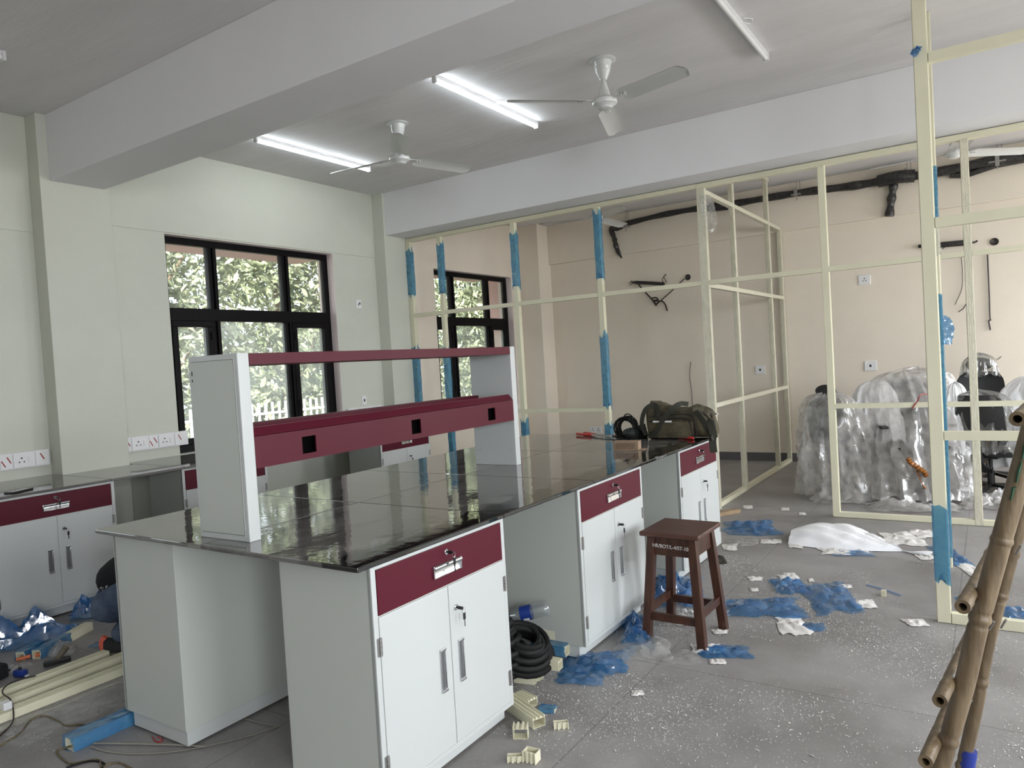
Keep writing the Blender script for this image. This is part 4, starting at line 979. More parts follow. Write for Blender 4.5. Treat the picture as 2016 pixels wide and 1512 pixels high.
for k, (x, y) in enumerate(rungs):
    e = on_y(x, y, 1.95); 
    # rung passes behind rail 1 on its -x side and ends past rail 2
    far = Vector((e.x+0.075, 2.60, e.z+0.004))
    bamboo([e-lo, (e*0.5+far*0.5)-lo, far-lo], 0.0165, 0.22, k+3, 'rung', ld, True)
    for Yr, rail_ in ((Y1, A), (Y2, B)):
        pass
for (x, y) in ((1948, 1240), (1971, 1236), (2000, 1092), (1905, 1392)):
    q = on_y(x, y, Y2-0.05)-lo; MB().tube([q, q+Vector((0.012, -0.03, 0.035))], 0.003, 6).build('nail', M['steel'], ld)
b = MB()
q0 = on_y(1902, 1512, Y2)-lo; q1 = on_y(1908, 1476, Y2)-lo; ex = (q0-q1)
b.tube([q1, q1+ex*0.3, q1+ex*0.6, q0, q0+ex*0.6], [0.0215, 0.023, 0.022, 0.0235, 0.022], 14); b.build('blue_tape', M['tape'], ld, True)
gq = []
for k, (x, y, L_) in enumerate(((2012, 905, 0.05), (2001, 950, 0.05), (1990, 985, 0.03))):
    q = on_y(x, y, Y1-0.026)-lo; MB().tube([q, q+Vector((0.006, 0, 0.03)), q+Vector((0.012, -0.001, L_))], [0.004, 0.008, 0.003], 6, flat=0.5).build('green_smear', M['greenpaint'], ld)

# ------------------------------------------------------------------ crouching person behind the island
def skin_mesh(name, V, Ed, m, par, sub=2):
    me = bpy.data.meshes.new(name); me.from_pydata([v[0] for v in V], Ed, []); o = bpy.data.objects.new(name, me); C.objects.link(o)
    sk = o.modifiers.new('s', 'SKIN'); sk.use_smooth_shade = True
    for i, v in enumerate(V):
        r = v[1] if isinstance(v[1], tuple) else (v[1], v[1]); me.skin_vertices[0].data[i].radius = r
    me.skin_vertices[0].data[0].use_root = True
    ss = o.modifiers.new('u', 'SUBSURF'); ss.levels = sub; ss.render_levels = sub
    dg = bpy.context.evaluated_depsgraph_get(); m2 = bpy.data.meshes.new_from_object(o.evaluated_get(dg))
    C.objects.unlink(o); bpy.data.objects.remove(o); m2.name = name
    o2 = bpy.data.objects.new(name, m2); m2.materials.clear(); m2.materials.append(m); C.objects.link(o2); o2.parent = par
    for q in m2.polygons: q.use_smooth = True
    return o2
hp_ = on_z(228, 1272, 0)
pe = thing('person', 'person in jeans and a black shirt squatting behind the island at the left', 'person', (hp_.x, hp_.y, 0), math.atan2(0.55, 0.83))
# local: +x is the facing direction, +y is the person's left
def leg(s): return [(0.02, s*0.09, 0.255), (0.21, s*0.17, 0.36), (0.40, s*0.20, 0.47), (0.31, s*0.16, 0.33), (0.16, s*0.13, 0.17), (0.08, s*0.11, 0.10)]
Vb = [((0.02, 0, 0.25), 0.085), ((0.10, 0, 0.36), 0.080), ((0.22, 0, 0.47), 0.095), ((0.33, 0, 0.54), 0.075), ((0.40, 0, 0.58), 0.05), ((0.46, 0, 0.61), 0.082), ((0.49, 0, 0.64), 0.075)]
Eb = [(i, i+1) for i in range(6)]
for s in (-1, 1):
    k = len(Vb); L_ = leg(s); Vb += [(L_[0], 0.09), (L_[1], 0.078), (L_[2], 0.058), (L_[3], 0.052), (L_[4], 0.045), (L_[5], 0.036), ((0.16, s*0.115, 0.05), 0.035), ((0.24, s*0.12, 0.035), 0.028)]
    Eb += [(0, k)] + [(k+i, k+i+1) for i in range(7)]
    k = len(Vb); Vb += [((0.30, s*0.17, 0.51), 0.055), ((0.42, s*0.25, 0.44), 0.042), ((0.52, s*0.17, 0.38), 0.033), ((0.60, s*0.12, 0.34), 0.026), ((0.65, s*0.10, 0.325), (0.032, 0.016))]
    Eb += [(3, k)] + [(k+i, k+i+1) for i in range(4)]
    w_ = k+4
    for f_ in range(4):
        k = len(Vb); yy = s*(0.10+(-0.026+0.017*f_)); L2 = (0.05, 0.06, 0.056, 0.045)[f_]
        Vb += [((0.675, yy, 0.322), 0.0085), ((0.675+L2*0.6, yy, 0.312), 0.008), ((0.675+L2, yy-s*0.004, 0.292), 0.0068)]
        Eb += [(w_, k), (k, k+1), (k+1, k+2)]
    k = len(Vb); Vb += [((0.645, s*0.062, 0.318), 0.0095), ((0.672, s*0.052, 0.305), 0.008)]; Eb += [(w_, k), (k, k+1)]
skin_mesh('body', Vb, Eb, M['skin'], pe, 2)
Vj = [((-0.01, 0, 0.245), 0.13), ((0.05, 0, 0.34), 0.118)]; Ej = [(0, 1)]
for s in (-1, 1):
    k = len(Vj); L_ = leg(s); Vj += [(L_[0], 0.105), (L_[1], 0.092), (L_[2], 0.072), (L_[3], 0.066), (L_[4], 0.060), ((0.07, s*0.112, 0.085), 0.055)]
    Ej += [(0, k)] + [(k+i, k+i+1) for i in range(5)]
jn = skin_mesh('jeans', Vj, Ej, M['jeans'], pe, 2)
Vs = [((-0.035, 0, 0.31), 0.150), ((0.10, 0, 0.44), 0.125), ((0.22, 0, 0.48), 0.128), ((0.32, 0, 0.535), 0.085), ((0.36, 0, 0.56), 0.062)]; Es = [(i, i+1) for i in range(4)]
for s in (-1, 1):
    k = len(Vs); Vs += [((0.30, s*0.17, 0.51), 0.07), ((0.37, s*0.215, 0.47), 0.062)]; Es += [(3, k), (k, k+1)]
shirt_ = skin_mesh('shirt', Vs, Es, M['shirt'], pe, 2)
from mathutils.bvhtree import BVHTree
bvh_ = BVHTree.FromPolygons([v.co for v in shirt_.data.vertices], [p.vertices[:] for p in shirt_.data.polygons])
b = MB(); rnd = random.Random(5)
for k in range(18):
    q = bvh_.find_nearest(Vector((0.0+rnd.uniform(-0.07, 0.07), -0.25, 0.34+rnd.uniform(-0.025, 0.03))))[0]
    b.tube([q, q+Vector((rnd.uniform(0.004, 0.014), -0.001, rnd.uniform(-0.01, 0.014)))], 0.0018, 5)
b.build('shirt_print', M['plate'], pe)
b = MB(); b.grid(lambda u, v: Vector((0.46+0.092*math.sin(PI*v*0.62)*math.cos(2*PI*u)-0.012, 0.088*math.sin(PI*v*0.62)*math.sin(2*PI*u), 0.63+0.10*math.cos(PI*v*0.62))), 20, 10, True); b.build('hair', M['hair'], pe, True)
b = MB(); b.tube([(0.545, 0, 0.615), (0.562, 0, 0.60), (0.545, 0, 0.59)], [0.006, 0.012, 0.006], 8); b.build('nose', M['skin'], pe, True)
for s in (-1, 1):
    MB().lathe([(0, -0.01), (0.01, 0), (0, 0.01)], (0.532, s*0.03, 0.628), 10).build('eye', M['plate'], pe, True)
    MB().tube([(0.46, s*0.082, 0.60), (0.455, s*0.094, 0.62), (0.46, s*0.084, 0.64)], [0.008, 0.012, 0.008], 8).build('ear', M['skin'], pe, True)
    sh = MB(); sh.grid(lambda u, v: Vector((0.01+0.27*v, s*0.12+(0.042+0.008*math.sin(PI*v))*math.sin(PI*(u-0.5))*(1 if v > .02 else .6)*(1-0.5*max(0, v-0.85)/0.15), 0.022+(0.075-0.045*v)*math.cos(PI*(u-0.5))*1.0)), 12, 16)
    so = sh.build('shoe', M['shoe'], pe, True)
    def soleb(z0, z1):
        b = MB(); ring = []
        for zz in (z0, z1):
            ring.append([b.b.verts.new((0.14+0.155*math.cos(a)*(1 if math.cos(a) > 0 else 0.95), s*0.12+0.05*math.sin(a)*(0.9-0.12*math.cos(a)), zz+0.016*max(0, -math.cos(a)-0.4)+0.014*max(0, math.cos(a)-0.6))) for a in [2*PI*k/28 for k in range(28)]])
        b.b.faces.new(ring[0][::-1]); b.b.faces.new(ring[1])
        for k in range(28): b.b.faces.new((ring[0][k], ring[0][(k+1) % 28], ring[1][(k+1) % 28], ring[1][k]))
        return b
    soleb(0.002, 0.028).build('shoe_sole', M['sole'], pe, True)
    MB().tube(smooth_path([(-0.002, s*0.12, 0.03), (-0.004, s*0.12, 0.065), (0.012, s*0.12, 0.10)]), [0.018]*4+[0.02]*4+[0.02]*4+[0.015], 8, flat=1.0).build('heel_tab', M['coral'], pe, True)

# ------------------------------------------------------------------ floor clutter
def profile(nm, p0, p1, wd, ht, m, label, cat='profile', group=None, film_=None, z=0.0, rise=0.0, hollow=0.05):
    """grooved hollow aluminium section lying from p0 to p1"""
    p0, p1 = Vector(p0), Vector(p1); d = p1-p0; L_ = d.length; rz = math.atan2(d.y, d.x)
    t = thing(nm, label, cat, (p0.x, p0.y, z), rz, group)
    t.rotation_euler = (0, -math.atan2(rise, L_), rz)
    b = MB(); th = 0.0018; out = []
    sec = [(-wd/2, 0.0005), (wd/2, 0.0005), (wd/2, ht)]
    k = 3
    for i in range(k):                                    # ridged top
        c = wd/2-(i+0.5)*wd/k
        sec += [(c+wd/k*0.28, ht), (c+wd/k*0.28, ht-0.008), (c-wd/k*0.28, ht-0.008), (c-wd/k*0.28, ht)]
    sec += [(-wd/2, ht)]
    r0 = [b.b.verts.new((0, y, zz)) for y, zz in sec]; r1 = [b.b.verts.new((L_, y, zz)) for y, zz in sec]; n = len(sec)
    for i in range(n): b.b.faces.new((r0[i], r0[(i+1) % n], r1[(i+1) % n], r1[i]))
    ii = [(-wd/2+th, th+0.0005), (wd/2-th, th+0.0005), (wd/2-th, ht-0.0095), (-wd/2+th, ht-0.0095)]
    q0 = [b.b.verts.new((0, y, zz)) for y, zz in ii]; q1 = [b.b.verts.new((L_, y, zz)) for y, zz in ii]
    for i in range(4): b.b.faces.new((q0[(i+1) % 4], q0[i], q1[i], q1[(i+1) % 4]))
    for R_, Q_ in ((r0, q0), (r1, q1)):                  # end faces between outer and inner outline
        b.b.faces.new((R_[0], R_[1], Q_[1], Q_[0])); b.b.faces.new((R_[1], R_[2], Q_[2], Q_[1])); b.b.faces.new((R_[n-1], R_[0], Q_[0], Q_[3]))
        b.b.faces.new([Q_[3], Q_[2]]+R_[2:n])
    b.build('section', m, t)
    if film_:
        f = MB(); N = 26
        def fp(u, v):
            per = [(-wd/2, 0.0), (wd/2, 0.0), (wd/2, ht), (-wd/2, ht)]; s = int(u*4) % 4; f_ = u*4-int(u*4); a, c = per[s], per[(s+1) % 4]
            y, zz = a[0]+(c[0]-a[0])*f_, a[1]+(c[1]-a[1])*f_
            x = L_*(film_[0]+(film_[1]-film_[0])*v); e = 0.004+0.004*nz((x*16, y*40, zz*40), 1, p0.x*9)
            zz2 = ht/2+(zz-ht/2)*(1+2*e/ht); y2 = y*(1+2*e/wd)
            if v in (0.0, 1.0): x += 0.015*nz((u*9, p0.y, v*4))
            return Vector((x, y2, max(0.0008, zz2)))
        f.grid(fp, 20, N, True); f.build('film_wrap', M['bluefilm'], t, True)
    return t
G1 = 'cream aluminium profiles on the left floor'
profile('aluminium_profile', (-3.838, 0.85, 0), (-3.848, 2.5, 0), 0.06, 0.04, M['cream'], 'long cream aluminium profile on the left floor, nearest of the three', group=G1)
profile('aluminium_profile', (-3.935, 0.80, 0), (-4.030, 2.42, 0), 0.055, 0.043, M['cream'], 'long cream aluminium profile on the left floor, middle of the three', group=G1)
profile('aluminium_profile', (-4.088, 0.80, 0), (-4.150, 2.05, 0), 0.052, 0.041, M['cream'], 'long cream aluminium profile on the left floor, farthest, its end in view', group=G1)
profile('aluminium_profile', (-3.2535, 1.43, 0), (-3.2535, 2.15, 0), 0.070, 0.055, M['cream'], 'blue film wrapped profile on the floor beside the left island cabinet', film_=(-0.01, 0.38))
q0, q1 = on_z(72, 1298, 0), on_z(176, 1240, 0)
profile('aluminium_profile', (q0.x, q0.y, 0), (q1.x, q1.y, 0), 0.05, 0.05, M['cream'], 'partly wrapped cream profile lying beside the heap of blue film', film_=(-0.01, 0.55))
q0, q1 = on_z(40, 1300, 0), on_z(80, 1278, 0)
profile('aluminium_profile', (q0.x, q0.y, 0), (q1.x, q1.y, 0), 0.05, 0.045, M['cream'], 'short blue wrapped profile offcut at the left edge of the floor', film_=(0.0, 1.0))

def scrap(nm, px, py, wpx, hpx, mt, label, cat, hgt=0.03, seed=0, rz=None, group=None, z=0.002, rough=1.0, dens=1.0, world=None):
    """crumpled torn sheet resting on the floor, sized from its extent on the floor plane"""
    c = on_z(px, py, 0)
    e = on_z(px-wpx/2, py, 0); f_ = on_z(px+wpx/2, py, 0); g_ = on_z(px, py-hpx/2, 0); h_ = on_z(px, py+hpx/2, 0)
    if world: c, lx, ly = Vector(world[:3]), world[3], world[4]
    else: lx, ly = (f_-e).length, (g_-h_).length
    ax = (f_-e).normalized(); rz = math.atan2(ax.y, ax.x) if rz is None else rz
    nu, nv = int(max(12, min(60, lx/0.012)*dens)), int(max(10, min(40, ly/0.012)*dens)); b = MB()
    def F(u, v):
        x, y = (u-0.5), (v-0.5); a = math.atan2(y, x)
        rb = 1+0.34*nz((math.cos(a)*1.7+seed, math.sin(a)*1.7, seed), 1.0)+0.07*nz((math.cos(a)*5, math.sin(a)*5+seed, 1), 1.0)
        x *= rb; y *= rb
        fold = 0.75*abs(nz((x*3+seed, y*4, seed*1.7), 1.0))+0.30*abs(nz((x*7, y*9+seed, 2), 1.0))+0.07*abs(nz((x*18+seed, y*20, 3), 1.0))*rough
        ed = max(0.15, 1-(max(abs(u-.5), abs(v-.5))*2)**3)
        X = x*lx*(1-0.10*abs(nz((y*8, seed, 0)))); Y = y*ly
        X += 0.05*lx*nz((x*6, y*6, seed+4), 1.0); Y += 0.10*ly*nz((x*6, y*5, seed+9), 1.0)
        return Vector((X, Y, 0.001+hgt*1.7*fold*ed))
    b.grid(F, nu, nv)
    o = b.build(nm, mt, None, True); o.location = (c.x, c.y, z if not world else c.z); o.rotation_euler = (0, 0, rz)
    return tag(o, label, cat, group)
B_, Wp, Cl = M['bluefilm'], M['paper'], M['clearfilm']
blue = [(1478, 1040, 100, 26, 0.06, 'crumpled blue film at the foot of the far island cabinet'), (1500, 1197, 150, 34, 0.05, 'long flat strip of blue film right of the stool'),
    (1335, 1165, 100, 60, 0.13, 'large bright blue film heap seen between the stool legs'), (1638, 1177, 100, 56, 0.035, 'square blue film sheet lying alone in the middle of the floor'),
    (1553, 1155, 66, 30, 0.045, 'small crumpled blue and clear film piece left of the square blue sheet'), (1600, 1236, 48, 16, 0.02, 'tiny blue film scrap beside torn white paper on the floor'),
    (1678, 1089, 76, 12, 0.01, 'narrow blue film strip below the white foam sheet'), (1172, 1305, 130, 44, 0.05, 'blue film trailing from the profile heap under the island'),
    (1140, 1338, 90, 24, 0.03, 'low blue film pointing right below the cream profile end'), (1872, 1095, 42, 34, 0.05, 'blue film bunched at the foot of the wrapped jamb'),
    (2000, 1208, 70, 26, 0.03, 'blue film lying behind the bottom rail at the right edge'), (1255, 1245, 60, 60, 0.10, 'dark blue film gathered under the cabinet beside the stool'),
    (1425, 1283, 110, 26, 0.03, 'blue film piece under the front leg of the stool'), (1897, 1180, 30, 8, 0.008, 'thin blue film sliver near the corner of the nearest frame'),
    (206, 1268, 40, 12, 0.02, 'small blue film shred on the left floor by the shoe')]
for k, (x, y, w_, h_, hg, lab) in enumerate(blue): scrap('plastic_film', x, y, w_, h_, B_, lab, 'plastic film', hg, 3.3*k+1)
q = on_z(60, 1262, 0); scrap('plastic_film', 0, 0, 1, 1, B_, 'big heap of blue film along the window wall cabinets', 'plastic film', 0.20, 71, rz=R(62), world=(-4.93, 1.86, 0.002, 0.75, 0.24))
scrap('plastic_film', 0, 0, 1, 1, B_, 'blue film bundle on the floor behind the squatting person', 'plastic film', 0.20, 83, rz=R(65), world=(-4.98, 2.50, 0.002, 0.42, 0.22))
clear = [(1262, 1275, 110, 50, 0.05, 'clear plastic sheet crumpled beside the left stool leg'), (1335, 1296, 90, 28, 0.015, 'flat clear plastic under the stool'), (1340, 1218, 70, 26, 0.05, 'crumpled clear film inside the stool legs'),
    (1460, 1070, 60, 14, 0.03, 'clear film shred near the far cabinet')]
for k, (x, y, w_, h_, hg, lab) in enumerate(clear): scrap('clear_film', x, y, w_, h_, Cl, lab, 'plastic film', hg, 5.1*k+2)
paper = [(1437, 1078, 30, 12, 'by the far cabinet corner'), (1555, 1143, 40, 20, 'beside the crumpled blue and clear film'), (1560, 1232, 56, 34, 'left of the tiny blue scrap'), (1702, 1190, 46, 16, 'right of the square blue sheet'),
    (1803, 1227, 44, 14, 'alone near the nearest frame corner'), (1645, 1086, 60, 12, 'just below the foam sheet'), (1690, 1082, 30, 12, 'white and thin beside the blue strip'), (1486, 1140, 28, 8, 'small, left of the blue film'),
    (1555, 1133, 24, 8, 'topmost of the small heap'), (1565, 1075, 26, 10, 'under the left end of the foam sheet'), (1520, 1067, 40, 8, 'long thin, left of the foam sheet'), (1820, 1095, 34, 14, 'at the right end of the foam sheet'),
    (1910, 1122, 32, 26, 'behind the nearest frame'), (1395, 1278, 60, 18, 'lying over the blue film at the stool leg'), (1418, 1245, 30, 8, 'at the right foot of the stool'), (1412, 1304, 34, 10, 'in front of the stool'),
    (1597, 1143, 10, 6, 'tiny dot right of the blue and clear film'), (1485, 1162, 16, 6, 'tiny, right of the stool'), (1665, 1155, 22, 8, 'above the square blue sheet'), (1255, 1366, 24, 10, 'small and bright on the near floor'),
    (1775, 1062, 70, 24, 'torn among foam at the partition foot'), (1820, 1052, 50, 16, 'right of the foam sheet tip'), (1340, 1228, 20, 8, 'between the stool legs'), (1545, 1003, 16, 6, 'small on the doorway floor'), (1473, 999, 18, 6, 'by the return frame corner'), (1580, 1012, 14, 5, 'in the partition doorway')]
for k, (x, y, w_, h_, lab) in enumerate(paper): scrap('paper_scrap', x, y, w_, h_, Wp, 'torn white scrap on the floor, ' + lab, 'scrap', 0.007+0.0002*w_, 2.7*k+3, group='torn white scraps on the floor')
for k, (x, y, lab) in enumerate(((1418, 1106, 'small dark rubble at the foot of the far island cabinet'), (1412, 1100, 'loose dark chips beside the far cabinet foot'))):
    scrap('rubble', x, y, 26, 10, M['strap'], lab, 'rubble', 0.02, 7+k)
# white foam sheet: long folded drape
b = MB()
F0, F1 = on_z(1556, 1066, 0), on_z(1836, 1092, 0); d = F1-F0; L_ = d.length; rz = math.atan2(d.y, d.x)
def foam(u, v):
    wd = 0.30+0.22*math.sin(PI*min(1, u*1.25))-0.38*u
    x = u*L_; h = (0.135*math.sin(PI*min(1, u*1.1+0.12))**0.8)*(1-0.75*u)
    y = (v-0.22)*wd*1.5
    z = h*math.sin(PI*min(1, max(0, v)))**0.9*(0.82+0.25*abs(math.sin(5*v+2.5*u))) + 0.014*abs(math.sin(14*v+9*u)) + 0.012*nz((x*8, y*9, 1)) + 0.02*abs(nz((x*4, y*14, 5)))
    if v < 0.05: z = 0.003
    return Vector((x+0.05*nz((y*6, 2, u)), y, max(0.003, z)))
b.grid(foam, 70, 34); o = b.build('foam_sheet', M['foam'], None, True); o.location = (F0.x, F0.y, 0.001); o.rotation_euler = (0, 0, rz)
tag(o, 'long white foam packing sheet draped over the floor by the partition', 'packing foam')
o = MB().box(-0.14, 0.14, -0.035, 0.035, 0, 0.035, 0.003).build('timber_block', M['wood'], None); q = on_z(1428, 1018, 0); o.location = (q.x-0.02, q.y+0.1, 0.001); o.rotation_euler = (0, 0, R(60))
tag(o, 'small brown timber block at the foot of the return frame', 'timber')

# profile offcuts near the island
c0 = on_z
def off(px0, py0, px1, py1, wd, ht, lab, z=0.0, m='cream', film_=None, rise=0.0):
    q0, q1 = on_z(px0, py0, z), on_z(px1, py1, z); return profile('profile_offcut', (q0.x, q0.y, 0), (q1.x, q1.y, 0), wd, ht, M[m], lab, 'profile offcut', 'cream profile offcuts by the island', film_, z)
off(1062, 1432, 985, 1378, 0.06, 0.045, 'long cream profile offcut poking out from under the near cabinet')
def slice_(px, py, wd, ht, L_, rz, up, lab):
    q = on_z(px, py, 0); t = profile('profile_offcut', (0, 0, 0), (L_, 0, 0), wd, ht, M['cream'], lab, 'profile offcut', 'cream profile offcuts by the island')
    if up: t.rotation_euler = (0, R(-90), R(rz)); t.location = (q.x, q.y, 0.001)
    else: t.rotation_euler = (0, 0, R(rz)); t.location = (q.x, q.y, 0)
    return t
slice_(1025, 1456, 0.060, 0.050, 0.045, 118, False, 'short cream offcut standing open towards the camera, left of the pair')
slice_(1016, 1494, 0.062, 0.032, 0.022, 120, True, 'small cream offcut at the bottom, touching its neighbour on the right')
slice_(1052, 1492, 0.055, 0.045, 0.040, 95, True, 'tilted cream offcut at the bottom, right one of the touching pair')
slice_(1104, 1430, 0.060, 0.030, 0.026, 125, True, 'small cream offcut farthest right on the near floor')
off(1050, 1392, 1020, 1378, 0.05, 0.04, 'cream offcut half hidden behind the long one')
off(1094, 1400, 1062, 1398, 0.045, 0.012, 'thin blue wrapped strip behind the long cream offcut', film_=(0.0, 1.0))
off(1104, 1318, 1030, 1305, 0.05, 0.045, 'cream profile end lying on blue film under the island', z=0.05, film_=(0.3, 1.0))
off(1118, 1290, 1050, 1280, 0.055, 0.05, 'blue wrapped profile end by the middle cabinet plinth', z=0.03, film_=(0.0, 1.0))
off(1108, 1258, 1040, 1248, 0.055, 0.045, 'cream profile end under the water bottle', z=0.085)
off(1055, 1345, 1015, 1340, 0.045, 0.05, 'clear wrapped profile end beside the near cabinet hinge')
off(1066, 1338, 1030, 1330, 0.04, 0.045, 'grey cream profile end standing on the floor under the heap')
off(1780-35, 1173, 1745-10, 1172, 0.045, 0.03, 'small white offcut alone on the open floor')
# coiled black hose
def hose_coil(c, r, n, tr, h, seed, tilt, label):
    b = MB(); P = []
    for k in range(n*22+1):
        a = k/22*2*PI; q = k/(n*22); rr = r*(1-0.45*q)*(1-0.30*(0.5+0.5*math.sin(a*0.37+seed)))+0.008*math.sin(a*1.3+seed)
        P.append(Vector((rr*math.cos(a), rr*math.sin(a), tr+h*q+0.008*math.sin(a+seed*2))))
    m = Matrix.Rotation(R(tilt[0]), 4, 'X') @ Matrix.Rotation(R(tilt[1]), 4, 'Y'); P = [m @ p for p in P]
    zmin = min(p.z for p in P); P = [p-Vector((0, 0, zmin-tr)) for p in P]
    b.tube(P, tr, 9); o = b.build('hose_coil', M['rubber'], None, True); o.location = c; return tag(o, label, 'hose', 'coiled black hoses under the island')
hose_coil((-2.02, 2.76, 0.0), 0.18, 20, 0.017, 0.30, 1.0, (0, -6), 'tall stack of coiled black hose under the island knee space')
hose_coil((-1.93, 2.86, 0.04), 0.165, 12, 0.016, 0.10, 2.0, (10, 22), 'black hose coil leaning on the stack, nearer the bottle')
# bottle
bo = thing('water_bottle', 'clear crumpled plastic water bottle with a blue label lying on the hoses', 'bottle', (-1.98, 3.0, 0.25), 0)
m = Matrix.Rotation(R(25), 4, 'Z') @ Matrix.Rotation(R(78), 4, 'Y') @ Matrix.Translation((0, 0, -0.13))
MB().lathe([(0, 0), (0.013, 0), (0.013, 0.022), (0.014, 0.026), (0.030, 0.06), (0.037, 0.08), (0.035, 0.095), (0.038, 0.11), (0.036, 0.13), (0.037, 0.165), (0.0385, 0.18), (0.036, 0.19), (0.0385, 0.20), (0.036, 0.212), (0.038, 0.225), (0.034, 0.245), (0.026, 0.252), (0.012, 0.244), (0, 0.242)], (0, 0, 0), 22, m).build('bottle', M['bottle'], bo, True)
MB().lathe([(0.0385, 0.105), (0.0385, 0.160)], (0, 0, 0), 22, m).build('paper_label', M['blue'], bo, True)
MB().lathe([(0.0, -0.004), (0.015, -0.004), (0.015, 0.016)], (0, 0, 0), 16, m).build('cap', M['blue'], bo, True)
b = MB(); 
for k in range(12):
    a0 = -PI/2-0.9+k*0.15
b.grid(lambda u, v: m @ Vector((0.0392*math.cos(-0.75-PI/2+1.5*u+1.2), 0.0392*math.sin(-0.75-PI/2+1.5*u+1.2), 0.118+0.03*v)), 12, 3); b.build('label_badge', M['plate'], bo, True)

# left floor tools
q = on_z(122, 1283, 0)
o = thing('screw_bag', 'clear plastic bag of metal screws on the left floor under the hammer', 'bag', (q.x, q.y, 0))
b = MB(); b.grid(lambda u, v: Vector(((0.10-0.02*v)*math.cos(2*PI*u)*math.sin(PI*(0.5+0.5*v))*(1+0.25*nz((math.cos(6.28*u)*2, math.sin(6.28*u)*2, v*3))), 0.075*math.sin(2*PI*u)*math.sin(PI*(0.5+0.5*v)), 0.002+0.065*v*(1+0.3*nz((u*4, v*4, 2))))), 26, 10, True); b.build('bag', M['clearfilm'], o, True)
b = MB(); rnd = random.Random(8)
for k in range(60):
    q2 = Vector((rnd.gauss(0, 0.03), rnd.gauss(0, 0.025), 0.006+rnd.random()*0.02)); b.tube([q2, q2+Vector((rnd.uniform(-.012, .012), rnd.uniform(-.012, .012), rnd.uniform(-.004, .006)))], 0.0022, 5)
s_ = b.build('screws', M['steel'], o); s_['kind'] = 'stuff'
q0, q1 = on_z(112, 1310, 0), on_z(130, 1275, 0.06)
hm = thing('hammer', 'hammer with a worn grey wooden handle on the left floor', 'hammer', (q0.x, q0.y, 0)); l0 = Vector((q0.x, q0.y, 0))
MB().tube([Vector((0, 0, 0.03)), q1-l0], [0.014, 0.018], 10).build('handle', M['hammerwood'], hm, True)
MB().obox((-0.035, -0.05, 0.018), (0.03, 0.06, 0.022), 0.028, 0.026, 0.004).build('head', M['black'], hm)
q = on_z(44, 1334, 0); o = thing('tape_measure', 'blue tape measure on the floor behind the cream profiles', 'tape measure', (q.x-0.02, q.y, 0), R(20))
MB().box(-0.035, 0.035, -0.02, 0.02, 0.001, 0.04, 0.012).build('case', M['blue'], o, True); MB().lathe([(0, 0.04), (0.008, 0.04), (0.008, 0.052), (0, 0.052)], seg=12).build('button', M['black'], o, True)
MB().box(0.035, 0.05, -0.01, 0.01, 0.004, 0.012, 0.001).build('tape_end', M['plate'], o)
q0, q1 = on_z(32, 1303, 0), on_z(88, 1290, 0); o = MB().tube([q0-q0+Vector((0, 0, 0.012)), (q1-q0)*0.5+Vector((0, 0, 0.014)), (q1-q0)+Vector((0, 0, 0.012))], [0.008, 0.012, 0.011], 8).build('orange_cutter', M['orange'], None, True, loc=(q0.x, q0.y, 0)); tag(o, 'orange handled cutter on the floor beside the blue wrapped profile', 'hand tool')
q = on_z(4, 1340, 0); o = thing('tool_case', 'black tool case at the left edge of the floor', 'case', (q.x-0.06, q.y-0.05, 0), R(10))
MB().box(-0.07, 0.07, -0.10, 0.08, 0.001, 0.08, 0.015).build('body', M['shirt'], o, True); MB().box(-0.073, 0.073, -0.103, 0.083, 0.035, 0.045, 0.002).build('trim_band', M['black'], o)
scrap('plastic_film', 30, 1318, 40, 16, Cl, 'clear and pale green film scrap left of the tape measure', 'plastic film', 0.03, 44)
# ropes, wire, adapter and strips
def floor_line(nm, P, r, mt, lab, cat, z=0.0, flat=1.0, zs=None):
    q = [on_z(x, y, 0)+Vector((0, 0, (zs[i] if zs else 0)+r)) for i, (x, y) in enumerate(P)]; o0 = Vector((q[0].x, q[0].y, 0))
    o = MB().tube(smooth_path([p-o0 for p in q], 6), r, 7, flat=flat).build(nm, mt, None, True, loc=o0); return tag(o, lab, cat)
floor_line('rope', [(0, 1470), (40, 1445), (62, 1418), (90, 1412), (112, 1420), (130, 1430), (160, 1428), (188, 1431)], 0.004, M['rope'], 'thin twisted rope curling to the blue wrapped profile', 'rope')
floor_line('rope', [(141, 1471), (112, 1480), (125, 1498), (142, 1505), (170, 1500), (195, 1498), (200, 1512), (215, 1506), (235, 1504), (262, 1516)], 0.004, M['rope'], 'yellow and black twisted rope in loops at the lower left', 'rope')
floor_line('cable', [(130, 1514), (160, 1504), (185, 1500), (205, 1505), (200, 1515)], 0.004, M['rubber'], 'black cable looped under the yellow rope', 'cable')
zs = [0.05, 0.055, 0.055, 0.03, 0.002, 0.0, 0.0]
floor_line('cable', [(72, 1353), (30, 1364), (10, 1378), (8, 1390), (24, 1405), (26, 1425), (0, 1450)], 0.0035, M['wire'], 'thin dark red wire running over the cream profiles', 'cable', zs=[0.055, 0.055, 0.056, 0.056, 0.056, 0.01, 0.0])
q = on_z(12, 1394, 0.055); o = MB().box(-0.025, 0.025, -0.018, 0.018, 0, 0.035, 0.004).build('adapter', M['plate'], None, loc=(q.x, q.y, 0.0512)); tag(o, 'small white plug adapter resting on the cream profiles', 'adapter')
floor_line('plastic_strip', [(185, 1466), (260, 1467), (340, 1469), (405, 1473)], 0.007, M['strip'], 'straight grey plastic strip crossing under the cabinet corner', 'strip', flat=0.3)
floor_line('plastic_strip', [(180, 1471), (205, 1480), (260, 1486), (340, 1482), (420, 1468), (500, 1448), (548, 1432)], 0.005, M['strip'], 'long curved grey plastic strip on the floor below the cabinet', 'strip', flat=0.3)
